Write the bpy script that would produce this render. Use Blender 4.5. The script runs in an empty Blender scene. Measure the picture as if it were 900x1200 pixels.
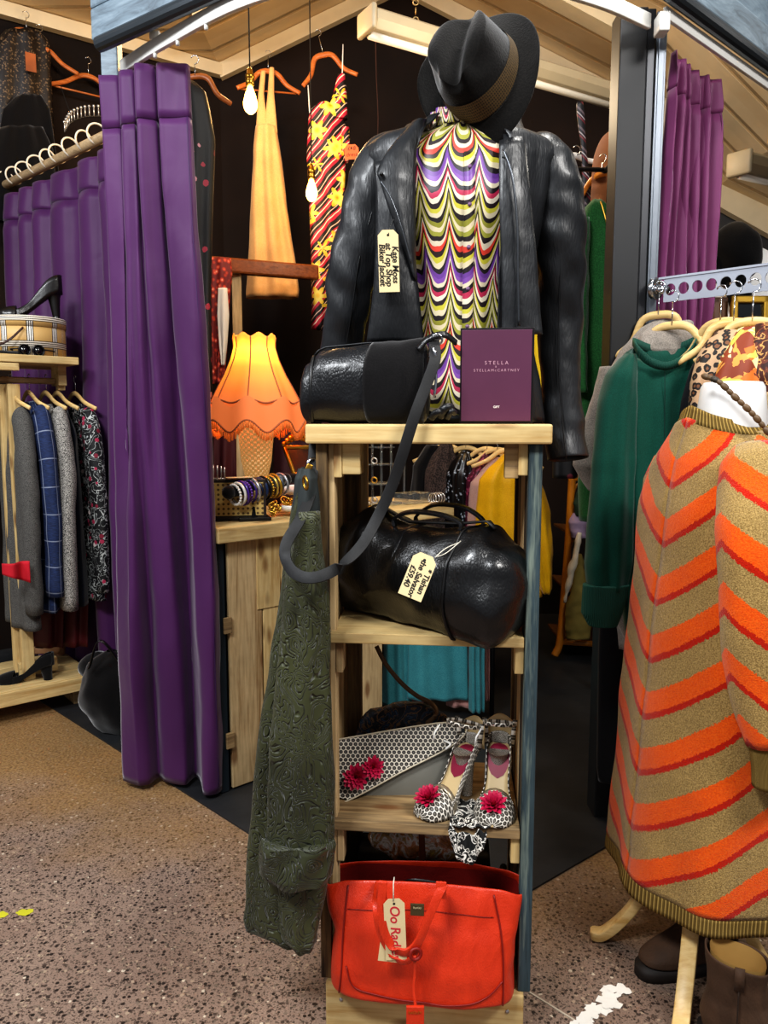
import bpy, math, random
from mathutils import Vector as V, Matrix, noise, Euler
PI = math.pi
R = random.Random(7)
sc = bpy.context.scene
col = sc.collection
ZC = 1.26; TH = math.radians(6.65); CT, ST = math.cos(TH), math.sin(TH)

def P(px, py, Y):
    """world point seen at photo pixel (px,py) that lies in the plane y = Y"""
    dx = (px - 450) / 900; dy = (600 - py) / 900
    t = Y / (CT + ST * dy)
    return V((t * dx, Y, ZC + t * (-ST + CT * dy)))
def PZ(px, py, z):
    dx = (px - 450) / 900; dy = (600 - py) / 900
    t = (z - ZC) / (-ST + CT * dy)
    return V((t * dx, t * (CT + ST * dy), z))
def lerp(a, b, t): return a + (b - a) * t
def smooth(t): t = max(0, min(1, t)); return t * t * (3 - 2 * t)
def interp(tab, t):
    """piecewise linear table [(t, value)], smooth between"""
    if t <= tab[0][0]: return tab[0][1]
    for (a, x), (b, y) in zip(tab, tab[1:]):
        if t <= b: return lerp(x, y, (t - a) / (b - a) if b > a else 0)
    return tab[-1][1]
def cr(pts, n=8):
    """catmull-rom through points"""
    pts = [V(p) for p in pts]
    q = [pts[0] * 2 - pts[1]] + pts + [pts[-1] * 2 - pts[-2]]
    out = []
    for i in range(1, len(q) - 2):
        a, b, c, d = q[i - 1:i + 3]
        for k in range(n):
            t = k / n
            out.append(0.5 * ((2 * b) + (c - a) * t + (2 * a - 5 * b + 4 * c - d) * t * t + (3 * b - a - 3 * c + d) * t ** 3))
    out.append(pts[-1])
    return out

# ---------------------------------------------------------------- materials
def hx(s, a=1):
    s = s.lstrip('#'); s = ''.join(x * 2 for x in s) if len(s) == 3 else s; c = [int(s[i:i + 2], 16) / 255 for i in (0, 2, 4)]
    return tuple((x / 12.92 if x <= .04045 else ((x + .055) / 1.055) ** 2.4) for x in c) + (a,)
class M:
    """tiny node helper"""
    def __init__(s, name, color='#808080', rough=.6, metal=0, spec=.5, sheen=0, coat=0):
        m = bpy.data.materials.new(name); m.use_nodes = True
        s.m = m; s.nt = m.node_tree; s.n = s.nt.nodes
        s.b = s.n['Principled BSDF']
        s.set('Base Color', hx(color) if isinstance(color, str) else color)
        s.set('Roughness', rough); s.set('Metallic', metal); s.set('Specular IOR Level', spec)
        if sheen: s.set('Sheen Weight', sheen); s.set('Sheen Roughness', .4)
        if coat: s.set('Coat Weight', coat); s.set('Coat Roughness', .15)
    def set(s, k, v):
        i = s.b.inputs[k]
        if isinstance(v, bpy.types.NodeSocket): s.nt.links.new(v, i)
        else: i.default_value = v
    def L(s, v, sock):
        if isinstance(v, bpy.types.NodeSocket): s.nt.links.new(v, sock)
        elif v is not None:
            if isinstance(v, str): v = hx(v)
            sock.default_value = v
    def math(s, op, a, b=None, c=None):
        n = s.n.new('ShaderNodeMath'); n.operation = op
        s.L(a, n.inputs[0]); s.L(b, n.inputs[1]); s.L(c, n.inputs[2]); return n.outputs[0]
    def tc(s, w='Object'):
        return s.n.new('ShaderNodeTexCoord').outputs[w]
    def scale(s, vec, sx, sy=None, sz=None):
        n = s.n.new('ShaderNodeVectorMath'); n.operation = 'MULTIPLY'
        s.L(vec, n.inputs[0]); n.inputs[1].default_value = (sx, sx if sy is None else sy, sx if sz is None else sz)
        return n.outputs[0]
    def add(s, a, b):
        n = s.n.new('ShaderNodeVectorMath'); n.operation = 'ADD'; s.L(a, n.inputs[0]); s.L(b, n.inputs[1]); return n.outputs[0]
    def sep(s, vec):
        n = s.n.new('ShaderNodeSeparateXYZ'); s.L(vec, n.inputs[0]); return n.outputs
    def comb(s, x=0., y=0., z=0.):
        n = s.n.new('ShaderNodeCombineXYZ'); s.L(x, n.inputs[0]); s.L(y, n.inputs[1]); s.L(z, n.inputs[2]); return n.outputs[0]
    def noise(s, vec=None, scale=5., det=3., rough=.5, dist=0.):
        n = s.n.new('ShaderNodeTexNoise'); s.L(vec if vec is not None else s.tc(), n.inputs['Vector'])
        n.inputs['Scale'].default_value = scale; n.inputs['Detail'].default_value = det
        n.inputs['Roughness'].default_value = rough; n.inputs['Distortion'].default_value = dist
        return n.outputs['Fac']
    def noisec(s, vec=None, scale=5.):
        n = s.n.new('ShaderNodeTexNoise'); s.L(vec if vec is not None else s.tc(), n.inputs['Vector'])
        n.inputs['Scale'].default_value = scale; return n.outputs['Color']
    def voro(s, vec=None, scale=5., feat='F1', out='Distance', rnd=1.):
        n = s.n.new('ShaderNodeTexVoronoi'); n.feature = feat; s.L(vec if vec is not None else s.tc(), n.inputs['Vector'])
        n.inputs['Scale'].default_value = scale; n.inputs['Randomness'].default_value = rnd; return n.outputs[out]
    def ramp(s, fac, stops, const=False):
        n = s.n.new('ShaderNodeValToRGB'); s.L(fac, n.inputs[0]); e = n.color_ramp.elements
        n.color_ramp.interpolation = 'CONSTANT' if const else 'LINEAR'
        while len(e) < len(stops): e.new(.5)
        for el, (p, c) in zip(e, stops): el.position = p; el.color = hx(c) if isinstance(c, str) else (c, c, c, 1)
        return n.outputs[0]
    def mix(s, fac, a, b, mode='MIX'):
        n = s.n.new('ShaderNodeMix'); n.data_type = 'RGBA'; n.blend_type = mode
        s.L(fac, n.inputs[0]); s.L(a, n.inputs[6]); s.L(b, n.inputs[7]); return n.outputs[2]
    def bump(s, h, strength=.5, dist=.002):
        n = s.n.new('ShaderNodeBump'); n.inputs['Strength'].default_value = strength
        n.inputs['Distance'].default_value = dist; s.L(h, n.inputs['Height'])
        s.nt.links.new(n.outputs[0], s.b.inputs['Normal'])
    def emit(s, c, k):
        s.set('Emission Color', hx(c) if isinstance(c, str) else c); s.set('Emission Strength', k)

_c = {}
def plain(color, rough=.6, metal=0, sheen=0, coat=0, var=.12, bump=0, bs=60, name=None):
    k = (color, rough, metal, sheen, coat, var, bump, bs)
    if k in _c: return _c[k]
    m = M(name or 'plain_' + color.strip('#'), color, rough, metal, sheen=sheen, coat=coat)
    n = m.noise(scale=9, det=4)
    f = m.ramp(n, [(.3, 1 - var), (.7, 1.)])
    m.set('Base Color', m.mix(1., hx(color), f, 'MULTIPLY'))
    if bump: m.bump(m.noise(scale=bs, det=5), bump, .003)
    _c[k] = m.m; return m.m

def wood(name, light, dark, axis=0, rough=.65, ring=14., knots=True, wear=None, amt=.5):
    """grain runs along the given local axis"""
    m = M(name, light, rough, spec=.3)
    s = [22., 22., 22.]; s[axis] = 1.6
    info = m.n.new('ShaderNodeObjectInfo').outputs['Random']
    off = m.comb(m.math('MULTIPLY', info, 13.), m.math('MULTIPLY', info, 7.), m.math('MULTIPLY', info, 17.))
    base = m.add(m.tc(), off)
    co = m.scale(base, *s)
    g = m.noise(co, 1., 6, .62, 1.2)
    g2 = m.noise(m.scale(base, *[x * 5 for x in s]), 1., 3)
    c = m.ramp(g, [(.3, dark), (.48, light), (.62, light), (.8, dark)])
    c = m.mix(.38, c, m.ramp(g2, [(.35, dark), (.6, light)]))
    gr = m.ramp(m.noise(m.scale(base, 1., 1., 1.), 4., 5, .6), [(.35, .72), (.62, 1.)]); c = m.mix(1., c, gr, 'MULTIPLY')
    if knots:
        k = m.voro(m.scale(base, *[3.5 if i == axis else 9. for i in range(3)]), 1.5)
        kf = m.ramp(k, [(.12, 1.), (.24, 0.)])
        c = m.mix(m.math('MULTIPLY', kf, .75), c, '#6b3f1c')
    if wear:
        w = m.noise(m.scale(base, *[x * .5 for x in s]), 1., 6, .7)
        c = m.mix(m.ramp(w, [(amt - .06, 0.), (amt + .06, 1.)]), c, wear)
    m.set('Base Color', c); m.bump(g2, .25, .002)
    return m.m

def fabric(name, color, color2=None, rough=.9, sc_=600, sheen=.3, bumpd=.3, spec=.2, fold=None):
    m = M(name, color, rough, spec=spec, sheen=sheen)
    n = m.noise(scale=sc_, det=2)
    c2 = color2 or color
    n2 = m.noise(scale=6, det=3)
    c = m.mix(m.ramp(n, [(.35, 0.), (.65, 1.)]), hx(color), hx(c2))
    c = m.mix(1., c, m.ramp(n2, [(.3, .75), (.7, 1.)]), 'MULTIPLY')
    m.set('Base Color', c); m.bump(n, bumpd, .0015)
    return m.m

def leather(name, color, rough=.35, cs=45., cb=.5, dark=None, coat=.2, sx=(1, 1, .5)):
    m = M(name, color, rough, spec=.5, coat=coat)
    v = m.voro(m.scale(m.tc(), *sx), cs * 6, 'DISTANCE_TO_EDGE')
    n = m.noise(m.scale(m.tc(), *sx), cs * .35, 5, .6, .8)
    h = m.math('ADD', m.math('MULTIPLY', v, .3), m.math('MULTIPLY', n, 1.5))
    m.set('Base Color', m.mix(m.ramp(n, [(.3, 0.), (.7, 1.)]), hx(dark or color), hx(color)))
    m.set('Roughness', m.math('MULTIPLY_ADD', n, .3, rough - .12))
    m.bump(h, cb, .006)
    return m.m

# ---------------------------------------------------------------- geometry
class G:
    def __init__(s): s.v = []; s.f = []; s.uv = []
    def add(s, vs, fs, uvs=None):
        o = len(s.v); s.v += [V(p) for p in vs]; s.f += [tuple(i + o for i in f) for f in fs]
        s.uv += list(uvs) if uvs else [(0, 0)] * len(vs); return s
    def grid(s, rows, closed=False, uvs=None, flip=False, cap0=False, cap1=False):
        nr, nc = len(rows), len(rows[0]); vs = [p for r in rows for p in r]; fs = []
        for i in range(nr - 1):
            for j in range(nc if closed else nc - 1):
                k = (j + 1) % nc
                q = (i * nc + j, i * nc + k, (i + 1) * nc + k, (i + 1) * nc + j)
                fs.append(q[::-1] if flip else q)
        if cap0: fs.append(tuple(range(nc))[::-1])
        if cap1: fs.append(tuple((nr - 1) * nc + j for j in range(nc)))
        if uvs is None: uvs = [(j / max(1, nc - 1), i / max(1, nr - 1)) for i in range(nr) for j in range(nc)]
        return s.add(vs, fs, uvs)
    def surf(s, f, nu, nv, uvf=None, closed=False, flip=False):
        rows = []; uvs = []
        for j in range(nv + 1):
            r = []
            for i in range(nu if closed else nu + 1):
                u, v = i / nu, j / nv; r.append(V(f(u, v))); uvs.append(uvf(u, v) if uvf else (u, v))
            rows.append(r)
        return s.grid(rows, closed, uvs, flip)
    def box(s, c, d, rot=None, taper=1.):
        c = V(c); M3 = rot if rot is not None else Matrix.Identity(3)
        if isinstance(M3, (int, float)): M3 = Matrix.Rotation(M3, 3, 'Z')
        vs = []
        for z in (-.5, .5):
            t = taper if z > 0 else 1
            for x, y in ((-.5, -.5), (.5, -.5), (.5, .5), (-.5, .5)):
                vs.append(c + M3 @ V((x * d[0] * t, y * d[1] * t, z * d[2])))
        return s.add(vs, [(3, 2, 1, 0), (4, 5, 6, 7), (0, 1, 5, 4), (1, 2, 6, 5), (2, 3, 7, 6), (3, 0, 4, 7)])
    def beam(s, a, b, w, h, up=(0, 0, 1)):
        """box from a to b, w sideways, h along up"""
        a, b = V(a), V(b); t = (b - a); l = t.length; t.normalize(); up = V(up)
        side = t.cross(up).normalized(); up = side.cross(t).normalized()
        return s.box((a + b) / 2, (l, w, h), Matrix((t, side, up)).transposed())
    def tube(s, path, r, n=10, cap=True, closed=False, flat=1., up=None, wob=None):
        path = [V(p) for p in path]; m = len(path); rows = []
        ref = V(up) if up else None; L = 0
        uvs = []
        prevn = None
        for i, p in enumerate(path):
            if closed: t = path[(i + 1) % m] - path[i - 1]
            else: t = path[min(i + 1, m - 1)] - path[max(i - 1, 0)]
            t.normalize()
            if ref is not None: a = ref - t * ref.dot(t)
            elif prevn is None: a = t.cross(V((0, 0, 1)) if abs(t.z) < .9 else V((0, 1, 0)))
            else: a = prevn - t * prevn.dot(t)
            a.normalize(); prevn = a; b = t.cross(a)
            rr = r(i / (m - 1)) if callable(r) else r
            if i: L += (path[i] - path[i - 1]).length
            row = []
            for k in range(n):
                th = 2 * PI * k / n
                q = wob(th, i / (m - 1)) if wob else 1
                row.append(p + (a * math.cos(th) * rr + b * math.sin(th) * rr * flat) * q)
                uvs.append((k / n, L))
            rows.append(row)
        if closed: rows.append(rows[0]); uvs += uvs[:n]
        return s.grid(rows, True, uvs, cap0=cap and not closed, cap1=cap and not closed)
    def cyl(s, a, b, r, r2=None, n=16, cap=True):
        r2 = r if r2 is None else r2
        return s.tube([a, b], lambda t: lerp(r, r2, t), n, cap)
    def torus(s, c, R_, r, axis=(0, 0, 1), n=24, m=8, e=1.):
        q = V(axis).to_track_quat('Z', 'Y')
        return s.tube([V(c) + q @ V((math.cos(a) * R_, math.sin(a) * R_ * e, 0)) for a in [2 * PI * i / n for i in range(n)]], r, m, closed=True)
    def lathe(s, prof, c=(0, 0, 0), n=32, axis=None, e=1., wob=None):
        q = V(axis).to_track_quat('Z', 'Y') if axis else None; c = V(c); rows = []; uvs = []
        for i, (r, z) in enumerate(prof):
            row = []
            for k in range(n):
                a = 2 * PI * k / n; w = wob(a, i / (len(prof) - 1)) if wob else 1
                p = V((r * w * math.cos(a), r * w * e * math.sin(a), z)); row.append(c + (q @ p if q else p)); uvs.append((k / n, z))
            rows.append(row)
        return s.grid(rows, True, uvs, cap0=prof[0][0] > 1e-5, cap1=prof[-1][0] > 1e-5)
    def ball(s, c, r, sc_=(1, 1, 1), n=12, rot=None):
        c = V(c); rows = []
        for i in range(n // 2 + 1):
            ph = PI * i / (n // 2); rows.append([])
            for k in range(n):
                a = 2 * PI * k / n
                p = V((r * sc_[0] * math.sin(ph) * math.cos(a), r * sc_[1] * math.sin(ph) * math.sin(a), r * sc_[2] * math.cos(ph)))
                rows[-1].append(c + (rot @ p if rot is not None else p))
        return s.grid(rows, True, flip=True)
    def ribbon(s, path, wd, w, t=.003):
        """flat strap: wd = width direction (vector or function of 0..1), w width"""
        path = [V(p) for p in path]; m = len(path); rows = []; uvs = []; L = 0
        for i, p in enumerate(path):
            tg = (path[min(i + 1, m - 1)] - path[max(i - 1, 0)]).normalized()
            d = V(wd(i / (m - 1)) if callable(wd) else wd); d = (d - tg * d.dot(tg)).normalized()
            nn = tg.cross(d); ww = (w(i / (m - 1)) if callable(w) else w) / 2
            if i: L += (path[i] - path[i - 1]).length
            rows.append([p + d * ww + nn * t / 2, p - d * ww + nn * t / 2, p - d * ww - nn * t / 2, p + d * ww - nn * t / 2])
            uvs += [(0, L), (w if not callable(w) else 2 * ww, L), (0, L), (0, L)]
        return s.grid(rows, True, uvs, cap0=True, cap1=True)
    def prism(s, pts, ext, uvs=None):
        """polygon pts (3D) extruded by ext"""
        pts = [V(p) for p in pts]; e = V(ext); n = len(pts)
        fs = [tuple(range(n))[::-1], tuple(range(n, 2 * n))] + [(i, (i + 1) % n, (i + 1) % n + n, i + n) for i in range(n)]
        return s.add(pts + [p + e for p in pts], fs, (uvs * 2) if uvs else None)
    def build(s, name, mat, parent=None, sm=True, bevel=0, sub=0, solid=0, wr=None, local=False, origin=None, keep=False):
        off = V((0, 0, 0))
        if parent is not None:
            if not local:
                q = parent
                while q is not None: off += q.location; q = q.parent
        elif not keep:
            if origin is not None: off = V(origin)
            else:
                xs = [p.x for p in s.v]; ys = [p.y for p in s.v]; zs = [p.z for p in s.v]
                off = V(((min(xs) + max(xs)) / 2, (min(ys) + max(ys)) / 2, min(zs)))
        me = bpy.data.meshes.new(name); me.from_pydata([p - off for p in s.v], [], s.f)
        uvl = me.uv_layers.new(name='UVMap')
        idx = [0] * len(me.loops); me.loops.foreach_get('vertex_index', idx)
        uvl.data.foreach_set('uv', [c for i in idx for c in s.uv[i]])
        if wr:
            amp, fr = wr[0], V(wr[1]); me.update(); ns = [n.vector.copy() for n in me.vertex_normals]
            for vv, n in zip(me.vertices, ns):
                q = (vv.co + off); q = V((q.x * fr.x, q.y * fr.y, q.z * fr.z))
                k = noise.noise(q) + .5 * noise.noise(q * 2.1 + V((3, 1, 7)))
                vv.co += n * amp * k
        me.materials.append(mat)
        if sm: me.polygons.foreach_set('use_smooth', [True] * len(me.polygons))
        me.update()
        o = bpy.data.objects.new(name, me); col.objects.link(o)
        if parent is not None: o.parent = parent
        else: o.location = off
        if solid:
            q = o.modifiers.new('thickness', 'SOLIDIFY'); q.thickness = solid; q.offset = 0
        if bevel:
            q = o.modifiers.new('edge', 'BEVEL'); q.width = bevel; q.segments = 2; q.limit_method = 'ANGLE'; q.angle_limit = .7
            if not sm: q.harden_normals = False
        if sub:
            q = o.modifiers.new('sub', 'SUBSURF'); q.levels = sub; q.render_levels = sub
        return o

def tag(o, label=None, cat=None, group=None, kind=None):
    if label: o['label'] = label
    if cat: o['category'] = cat
    if group: o['group'] = group
    if kind: o['kind'] = kind
    return o
def thing(name, label, cat, loc, rz=0, group=None):
    o = bpy.data.objects.new(name, None); col.objects.link(o); o.empty_display_size = .05
    o.location = loc; o.rotation_euler = (0, 0, rz); return tag(o, label, cat, group)
def struct(g, name, mat, **k):
    o = g.build(name, mat, sm=False, **k); o['kind'] = 'structure'; return o
def copy_tree(o, loc=None, rz=None, label=None, parent=None):
    c = o.copy(); col.objects.link(c)
    if parent is not None: c.parent = parent
    if loc is not None: c.location = loc
    if rz is not None: c.rotation_euler = (0, 0, rz)
    if label: c['label'] = label
    for ch in list(o.children): copy_tree(ch, parent=c)
    return c
def text(body, size, M4, mat, parent, name='lettering', ext=.0002, align='CENTER', shear=0, off=0, spc=1.):
    """M4: world matrix of the text plane (x right, y up, z out)"""
    cu = bpy.data.curves.new(name, 'FONT'); cu.body = body; cu.size = size; cu.extrude = ext; cu.shear = shear; cu.offset = off; cu.space_character = spc
    cu.align_x = align; cu.align_y = 'CENTER'; cu.materials.append(mat)
    tmp = bpy.data.objects.new(name, cu); col.objects.link(tmp)
    bpy.context.view_layer.update()
    me = bpy.data.meshes.new_from_object(tmp.evaluated_get(bpy.context.evaluated_depsgraph_get()))
    bpy.data.objects.remove(tmp); bpy.data.curves.remove(cu)
    o = bpy.data.objects.new(name, me); col.objects.link(o)
    if not me.materials: me.materials.append(mat)
    o.parent = parent; w = V((0, 0, 0)); q = parent
    while q is not None: w += q.location; q = q.parent
    o.matrix_basis = Matrix.Translation(-w) @ M4
    return o
def frame(o, x, y):
    """matrix with origin o, x axis, y axis"""
    x = V(x).normalized(); z = x.cross(V(y)).normalized(); y = z.cross(x)
    m = Matrix((x, y, z)).transposed().to_4x4(); m.translation = V(o); return m
# ================================================================= materials
pine = lambda n, ax: wood(n, '#dfc48c', '#b58948', ax)
pine_x = pine('pine_x', 0); pine_y = pine('pine_y', 1); pine_z = pine('pine_z', 2)
old_z = wood('weathered_z', '#96794f', '#3e2e1f', 2, .8, wear='#3a3026', amt=.52)
old_x = wood('weathered_x', '#b79a6e', '#63492f', 0, .8, wear='#6a5a45', amt=.6)
plank_z = wood('pallet_z', '#dcc091', '#9a7547', 2, .75)
blue_z = wood('blue_paint_z', '#43545a', '#232d30', 2, .7, wear='#8f9a8c', amt=.58, knots=False)
hang_w = wood('hanger_wood', '#e6b266', '#c08538', 0, .35, knots=False)
hang_r = wood('hanger_red', '#c8743a', '#8c4418', 0, .3, knots=False)
varn = wood('varnished', '#8a4a22', '#4c2410', 0, .25, knots=False)
chrome = plain('#c9ccd0', .18, 1, var=.05); brass = plain('#b58a3a', .3, 1, var=.1); gold = plain('#d8ac4a', .28, 1, var=.2)
black_l = leather('black_leather', '#141518', .33, 40, .55, '#0a0a0c')
black_d = leather('black_leather_duffel', '#0f0f10', .3, 30, .4, '#060607', coat=.35)
jack_l = leather('jacket_leather', '#222427', .40, 16, .42, '#0f1012', coat=.12, sx=(1.8, 1, .4))
strap_l = leather('strap_leather', '#0b0b0c', .6, 60, .15, '#08080a', coat=0)
suede = fabric('black_suede', '#0c0b0c', '#141213', .95, 300, .5)
red_l = leather('red_leather', '#dc3c16', .42, 55, .45, '#c43010', coat=.1)
red_in = leather('red_lining', '#7c120c', .6, 40, .3)
ink = plain('#1a1512', .8, var=0); card = plain('#e3cfa0', .85, var=.12); string_m = plain('#d9d4c4', .8, var=0)
blackp = plain('#0b0b0c', .4, var=0); blackm = plain('#08080a', .8, var=0)
white_p = plain('#f0eee8', .6, var=.05)

# ================================================================= camera
cam = bpy.data.cameras.new('camera'); cam_o = bpy.data.objects.new('camera', cam); col.objects.link(cam_o)
cam.sensor_fit = 'HORIZONTAL'; cam.sensor_width = 36; cam.lens = 36; cam.clip_start = .02
cam_o.location = (0, 0, ZC); cam_o.rotation_euler = (PI / 2 - TH, 0, 0); sc.camera = cam_o
sc.view_settings.view_transform = 'Standard'; sc.view_settings.look = 'Medium High Contrast'
sc.view_settings.exposure = 0.12

# ================================================================= floor
m = M('terrazzo', '#8a7868', .5, spec=.35)
o_ = m.tc(); xyz = m.sep(o_)
cell = m.voro(o_, 95, 'F1', 'Color'); cb = m.sep(cell)[0]; cd = m.voro(o_, 95, 'F1', 'Distance')
stone = m.math('MULTIPLY', m.math('LESS_THAN', cd, .42), m.math('GREATER_THAN', cb, .45))
sc1 = m.ramp(m.sep(cell)[1], [(0, '#2a221e'), (.3, '#4a3d36'), (.52, '#77685b'), (.74, '#a8937e'), (.955, '#cbbda8')], True)
base = m.ramp(m.noise(o_, 3.2, 5), [(.3, '#8b7466'), (.7, '#a28c7c')])
base = m.mix(m.ramp(m.noise(o_, 260, 2), [(.4, 0.), (.65, .55)]), base, '#5c4c43')
sp = m.mix(stone, base, sc1)
fine = m.voro(o_, 260, 'F1', 'Color'); sp = m.mix(m.math('MULTIPLY', m.math('GREATER_THAN', m.sep(fine)[0], .80), .75), sp, '#352a25')
# smoother, browner concrete towards the stall
tn = m.math('ADD', xyz[1], m.math('MULTIPLY', m.noise(o_, 3, 4), .9))
tan = m.mix(m.ramp(m.noise(o_, 120, 3), [(.4, 0.), (.6, 1.)]), '#8a673f', '#a98857')
tan = m.mix(m.math('MULTIPLY', stone, .22), tan, sc1)
fac = m.ramp(m.math('MULTIPLY_ADD', xyz[0], -.20, tn), [(.0, 0.), (1., 0.)])
f1 = m.n.new('ShaderNodeMapRange'); m.L(m.math('MULTIPLY_ADD', xyz[0], .30, tn), f1.inputs[0]); f1.inputs[1].default_value = 2.25; f1.inputs[2].default_value = 2.75
c = m.mix(m.math('MULTIPLY', f1.outputs[0], .85), sp, tan)
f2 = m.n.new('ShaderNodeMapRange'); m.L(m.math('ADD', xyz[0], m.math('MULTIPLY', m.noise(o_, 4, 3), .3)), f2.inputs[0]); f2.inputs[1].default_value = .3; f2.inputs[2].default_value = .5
c = m.mix(m.math('MULTIPLY', f2.outputs[0], .5), c, m.mix(.35, c, '#241a14', 'MIX'))  # darker right of the tower: mostly painted shadow, partly wet floor
m.set('Base Color', c); m.bump(m.noise(o_, 300, 3), .15, .001)
struct(G().box((0, 3, -.05), (14, 14, .1)), 'floor', m.m, keep=True)

m = M('dark_vinyl', '#2b2c2f', .55)
n = m.noise(m.scale(m.tc(), 1, 1, 1), 2.5, 6, .65)
m.set('Base Color', m.ramp(n, [(.3, '#17181a'), (.6, '#2a2b2d'), (.8, '#434446')])); m.bump(m.noise(scale=14, det=6), .3, .004)
g = G(); cn = V((.112, 1.71, .0))
g.prism([cn, cn + V((.775, .632, 0)) * 5, V((3.4, 6.5, 0)), V((-3.4, 6.5, 0)), cn + V((-.71, .704, 0)) * 4], (0, 0, .006))
struct(g, 'floor', m.m, keep=True)

# painted remains on the floor
def paint_mark(name, label, pts, color, seed):
    rr = random.Random(seed); g = G()
    for a, b, w, n in pts:
        for i in range(n):
            t = rr.random(); p = V(a).lerp(V(b), t) + V((rr.uniform(-w, w), rr.uniform(-w, w), 0)); k = rr.randint(5, 8)
            r0 = rr.uniform(.006, .016)
            poly = [p + V((math.cos(2 * PI * j / k) * r0 * rr.uniform(.5, 1.3), math.sin(2 * PI * j / k) * r0 * rr.uniform(.4, 1.1), 0)) for j in range(k)]
            g.add([V((q.x, q.y, .0010 + .00003 * len(g.f))) for q in poly], [tuple(range(k))])
    tag(g.build(name, plain(color, .7, var=.2), sm=False, origin=(pts[0][0][0], pts[0][0][1], 0)), label, 'paint mark')
paint_mark('paint_mark', 'worn white painted arrow mark on the speckled floor', [(PZ(678, 1203, 0), PZ(722, 1163, 0), .017, 70), (PZ(715, 1160, 0), PZ(738, 1163, 0), .006, 16)], '#e9e5dc', 3)
paint_mark('paint_mark', 'small patch of yellow paint on the speckled floor', [(PZ(0, 1071, 0), PZ(5, 1071, 0), .006, 6), (PZ(22, 1070, 0), PZ(34, 1070, 0), .006, 9)], '#c9c42a', 4)
g = G(); a, b = PZ(617, 1161, 0), PZ(705, 1216, 0); g.beam(a + V((0, 0, .001)), b + V((0, 0, .001)), .004, .002)
struct(g, 'trim_9', plain('#b8ab98', .8), keep=True)

# ================================================================= walls and ceiling
def wallm(name, c1, c2, rough=.8):
    m = M(name, c1, rough, spec=.2)
    m.set('Base Color', m.ramp(m.noise(scale=1.6, det=5), [(.3, c1), (.7, c2)])); m.bump(m.noise(scale=30, det=4), .15, .004); return m.m
dark_wall = wallm('dark_brown_wall', '#150e0b', '#231813')
grey_wall = wallm('charcoal_wall', '#3b3b3d', '#4a4a4b')
beige = wallm('beige_wall', '#c9b796', '#d8c8aa')
K = V((-1.0, 4.95, 0))
prof = [(-1.0, 3.41), (.1, 3.91), (1.43, 3.27), (2.05, 2.70), (2.5, 2.50), (3.5, 2.10)]
g = G(); g.prism([(-1.0, 4.95, 0), (1.75, 4.95, 0), (1.75, 4.95, 2.97)] + [(x, 4.95, z) for x, z in prof[2::-1]], (0, .1, 0)); struct(g, 'wall_back', dark_wall, keep=True)
g = G(); g.prism([(1.75, 4.95, 0), (3.5, 4.95, 0)] + [(x, 4.95, z) for x, z in prof[:2:-1]] + [(1.75, 4.95, 2.97)], (0, .1, 0)); struct(g, 'wall_rear', grey_wall, keep=True)
d = V((-.815, -.579, 0)).normalized()
g = G(); g.prism([K, K + d * 2.6, K + d * 2.6 + V((0, 0, 3.41)), K + V((0, 0, 3.41))], (-.06, .08, 0)); struct(g, 'wall_left', dark_wall, keep=True)
g = G(); g.box((3.55, 3.4, 1.4), (.1, 3.2, 2.8)); struct(g, 'wall_right', grey_wall, keep=True)
m = M('ceiling_boards', '#d9bd8c', .6)
yy = m.sep(m.tc())[1]; fr = m.math('FRACT', m.math('MULTIPLY', yy, 4.2))
ln = m.math('LESS_THAN', fr, .06)
m.set('Base Color', m.mix(ln, m.ramp(m.noise(scale=2.5, det=5), [(.3, '#d3b98f'), (.7, '#e6d3b0')]), '#b3956a'))
m.bump(m.math('MULTIPLY', m.ramp(fr, [(0., 0.), (.08, 1.), (.5, .8), (.9, 1.), (1., 0.)]), 1.), .6, .02)
pf = [(-4.0, 3.41)] + prof
g = G(); g.prism([(x, 2.9, z) for x, z in pf] + [(x, 2.9, z + .06) for x, z in pf[::-1]], (0, 2.15, 0)); struct(g, 'ceiling', m.m, keep=True)
cream = plain('#e2d3b2', .6, var=.1)
# mouldings where ceiling meets wall and a boxed beam on the slopes
g = G()
for (x0, z0), (x1, z1) in zip(prof, prof[1:]): g.beam((x0, 4.92, z0 - .05), (x1, 4.92, z1 - .05), .05, .08)
struct(g, 'trim_1', cream, keep=True)
g = G(); g.beam(K + V((.02, -.03, 3.37)), K + d * 2.6 + V((.02, -.03, 3.37)), .05, .07); struct(g, 'trim_2', cream, keep=True)
g = G(); g.beam((.1, 4.3, 3.87), (1.43, 4.3, 3.21), .12, .07)
g.beam((.1, 4.3, 3.86), (-1, 4.3, 3.37), .06, .04); struct(g, 'trim_3', cream, keep=True)
# broad cream band on the right hand wall
g = G(); g.beam((1.78, 4.9, 2.80), (2.5, 4.9, 2.42), .06, .16); g.beam((2.5, 4.9, 2.42), (3.5, 4.9, 2.02), .06, .16); struct(g, 'trim_4', cream, keep=True)

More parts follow.
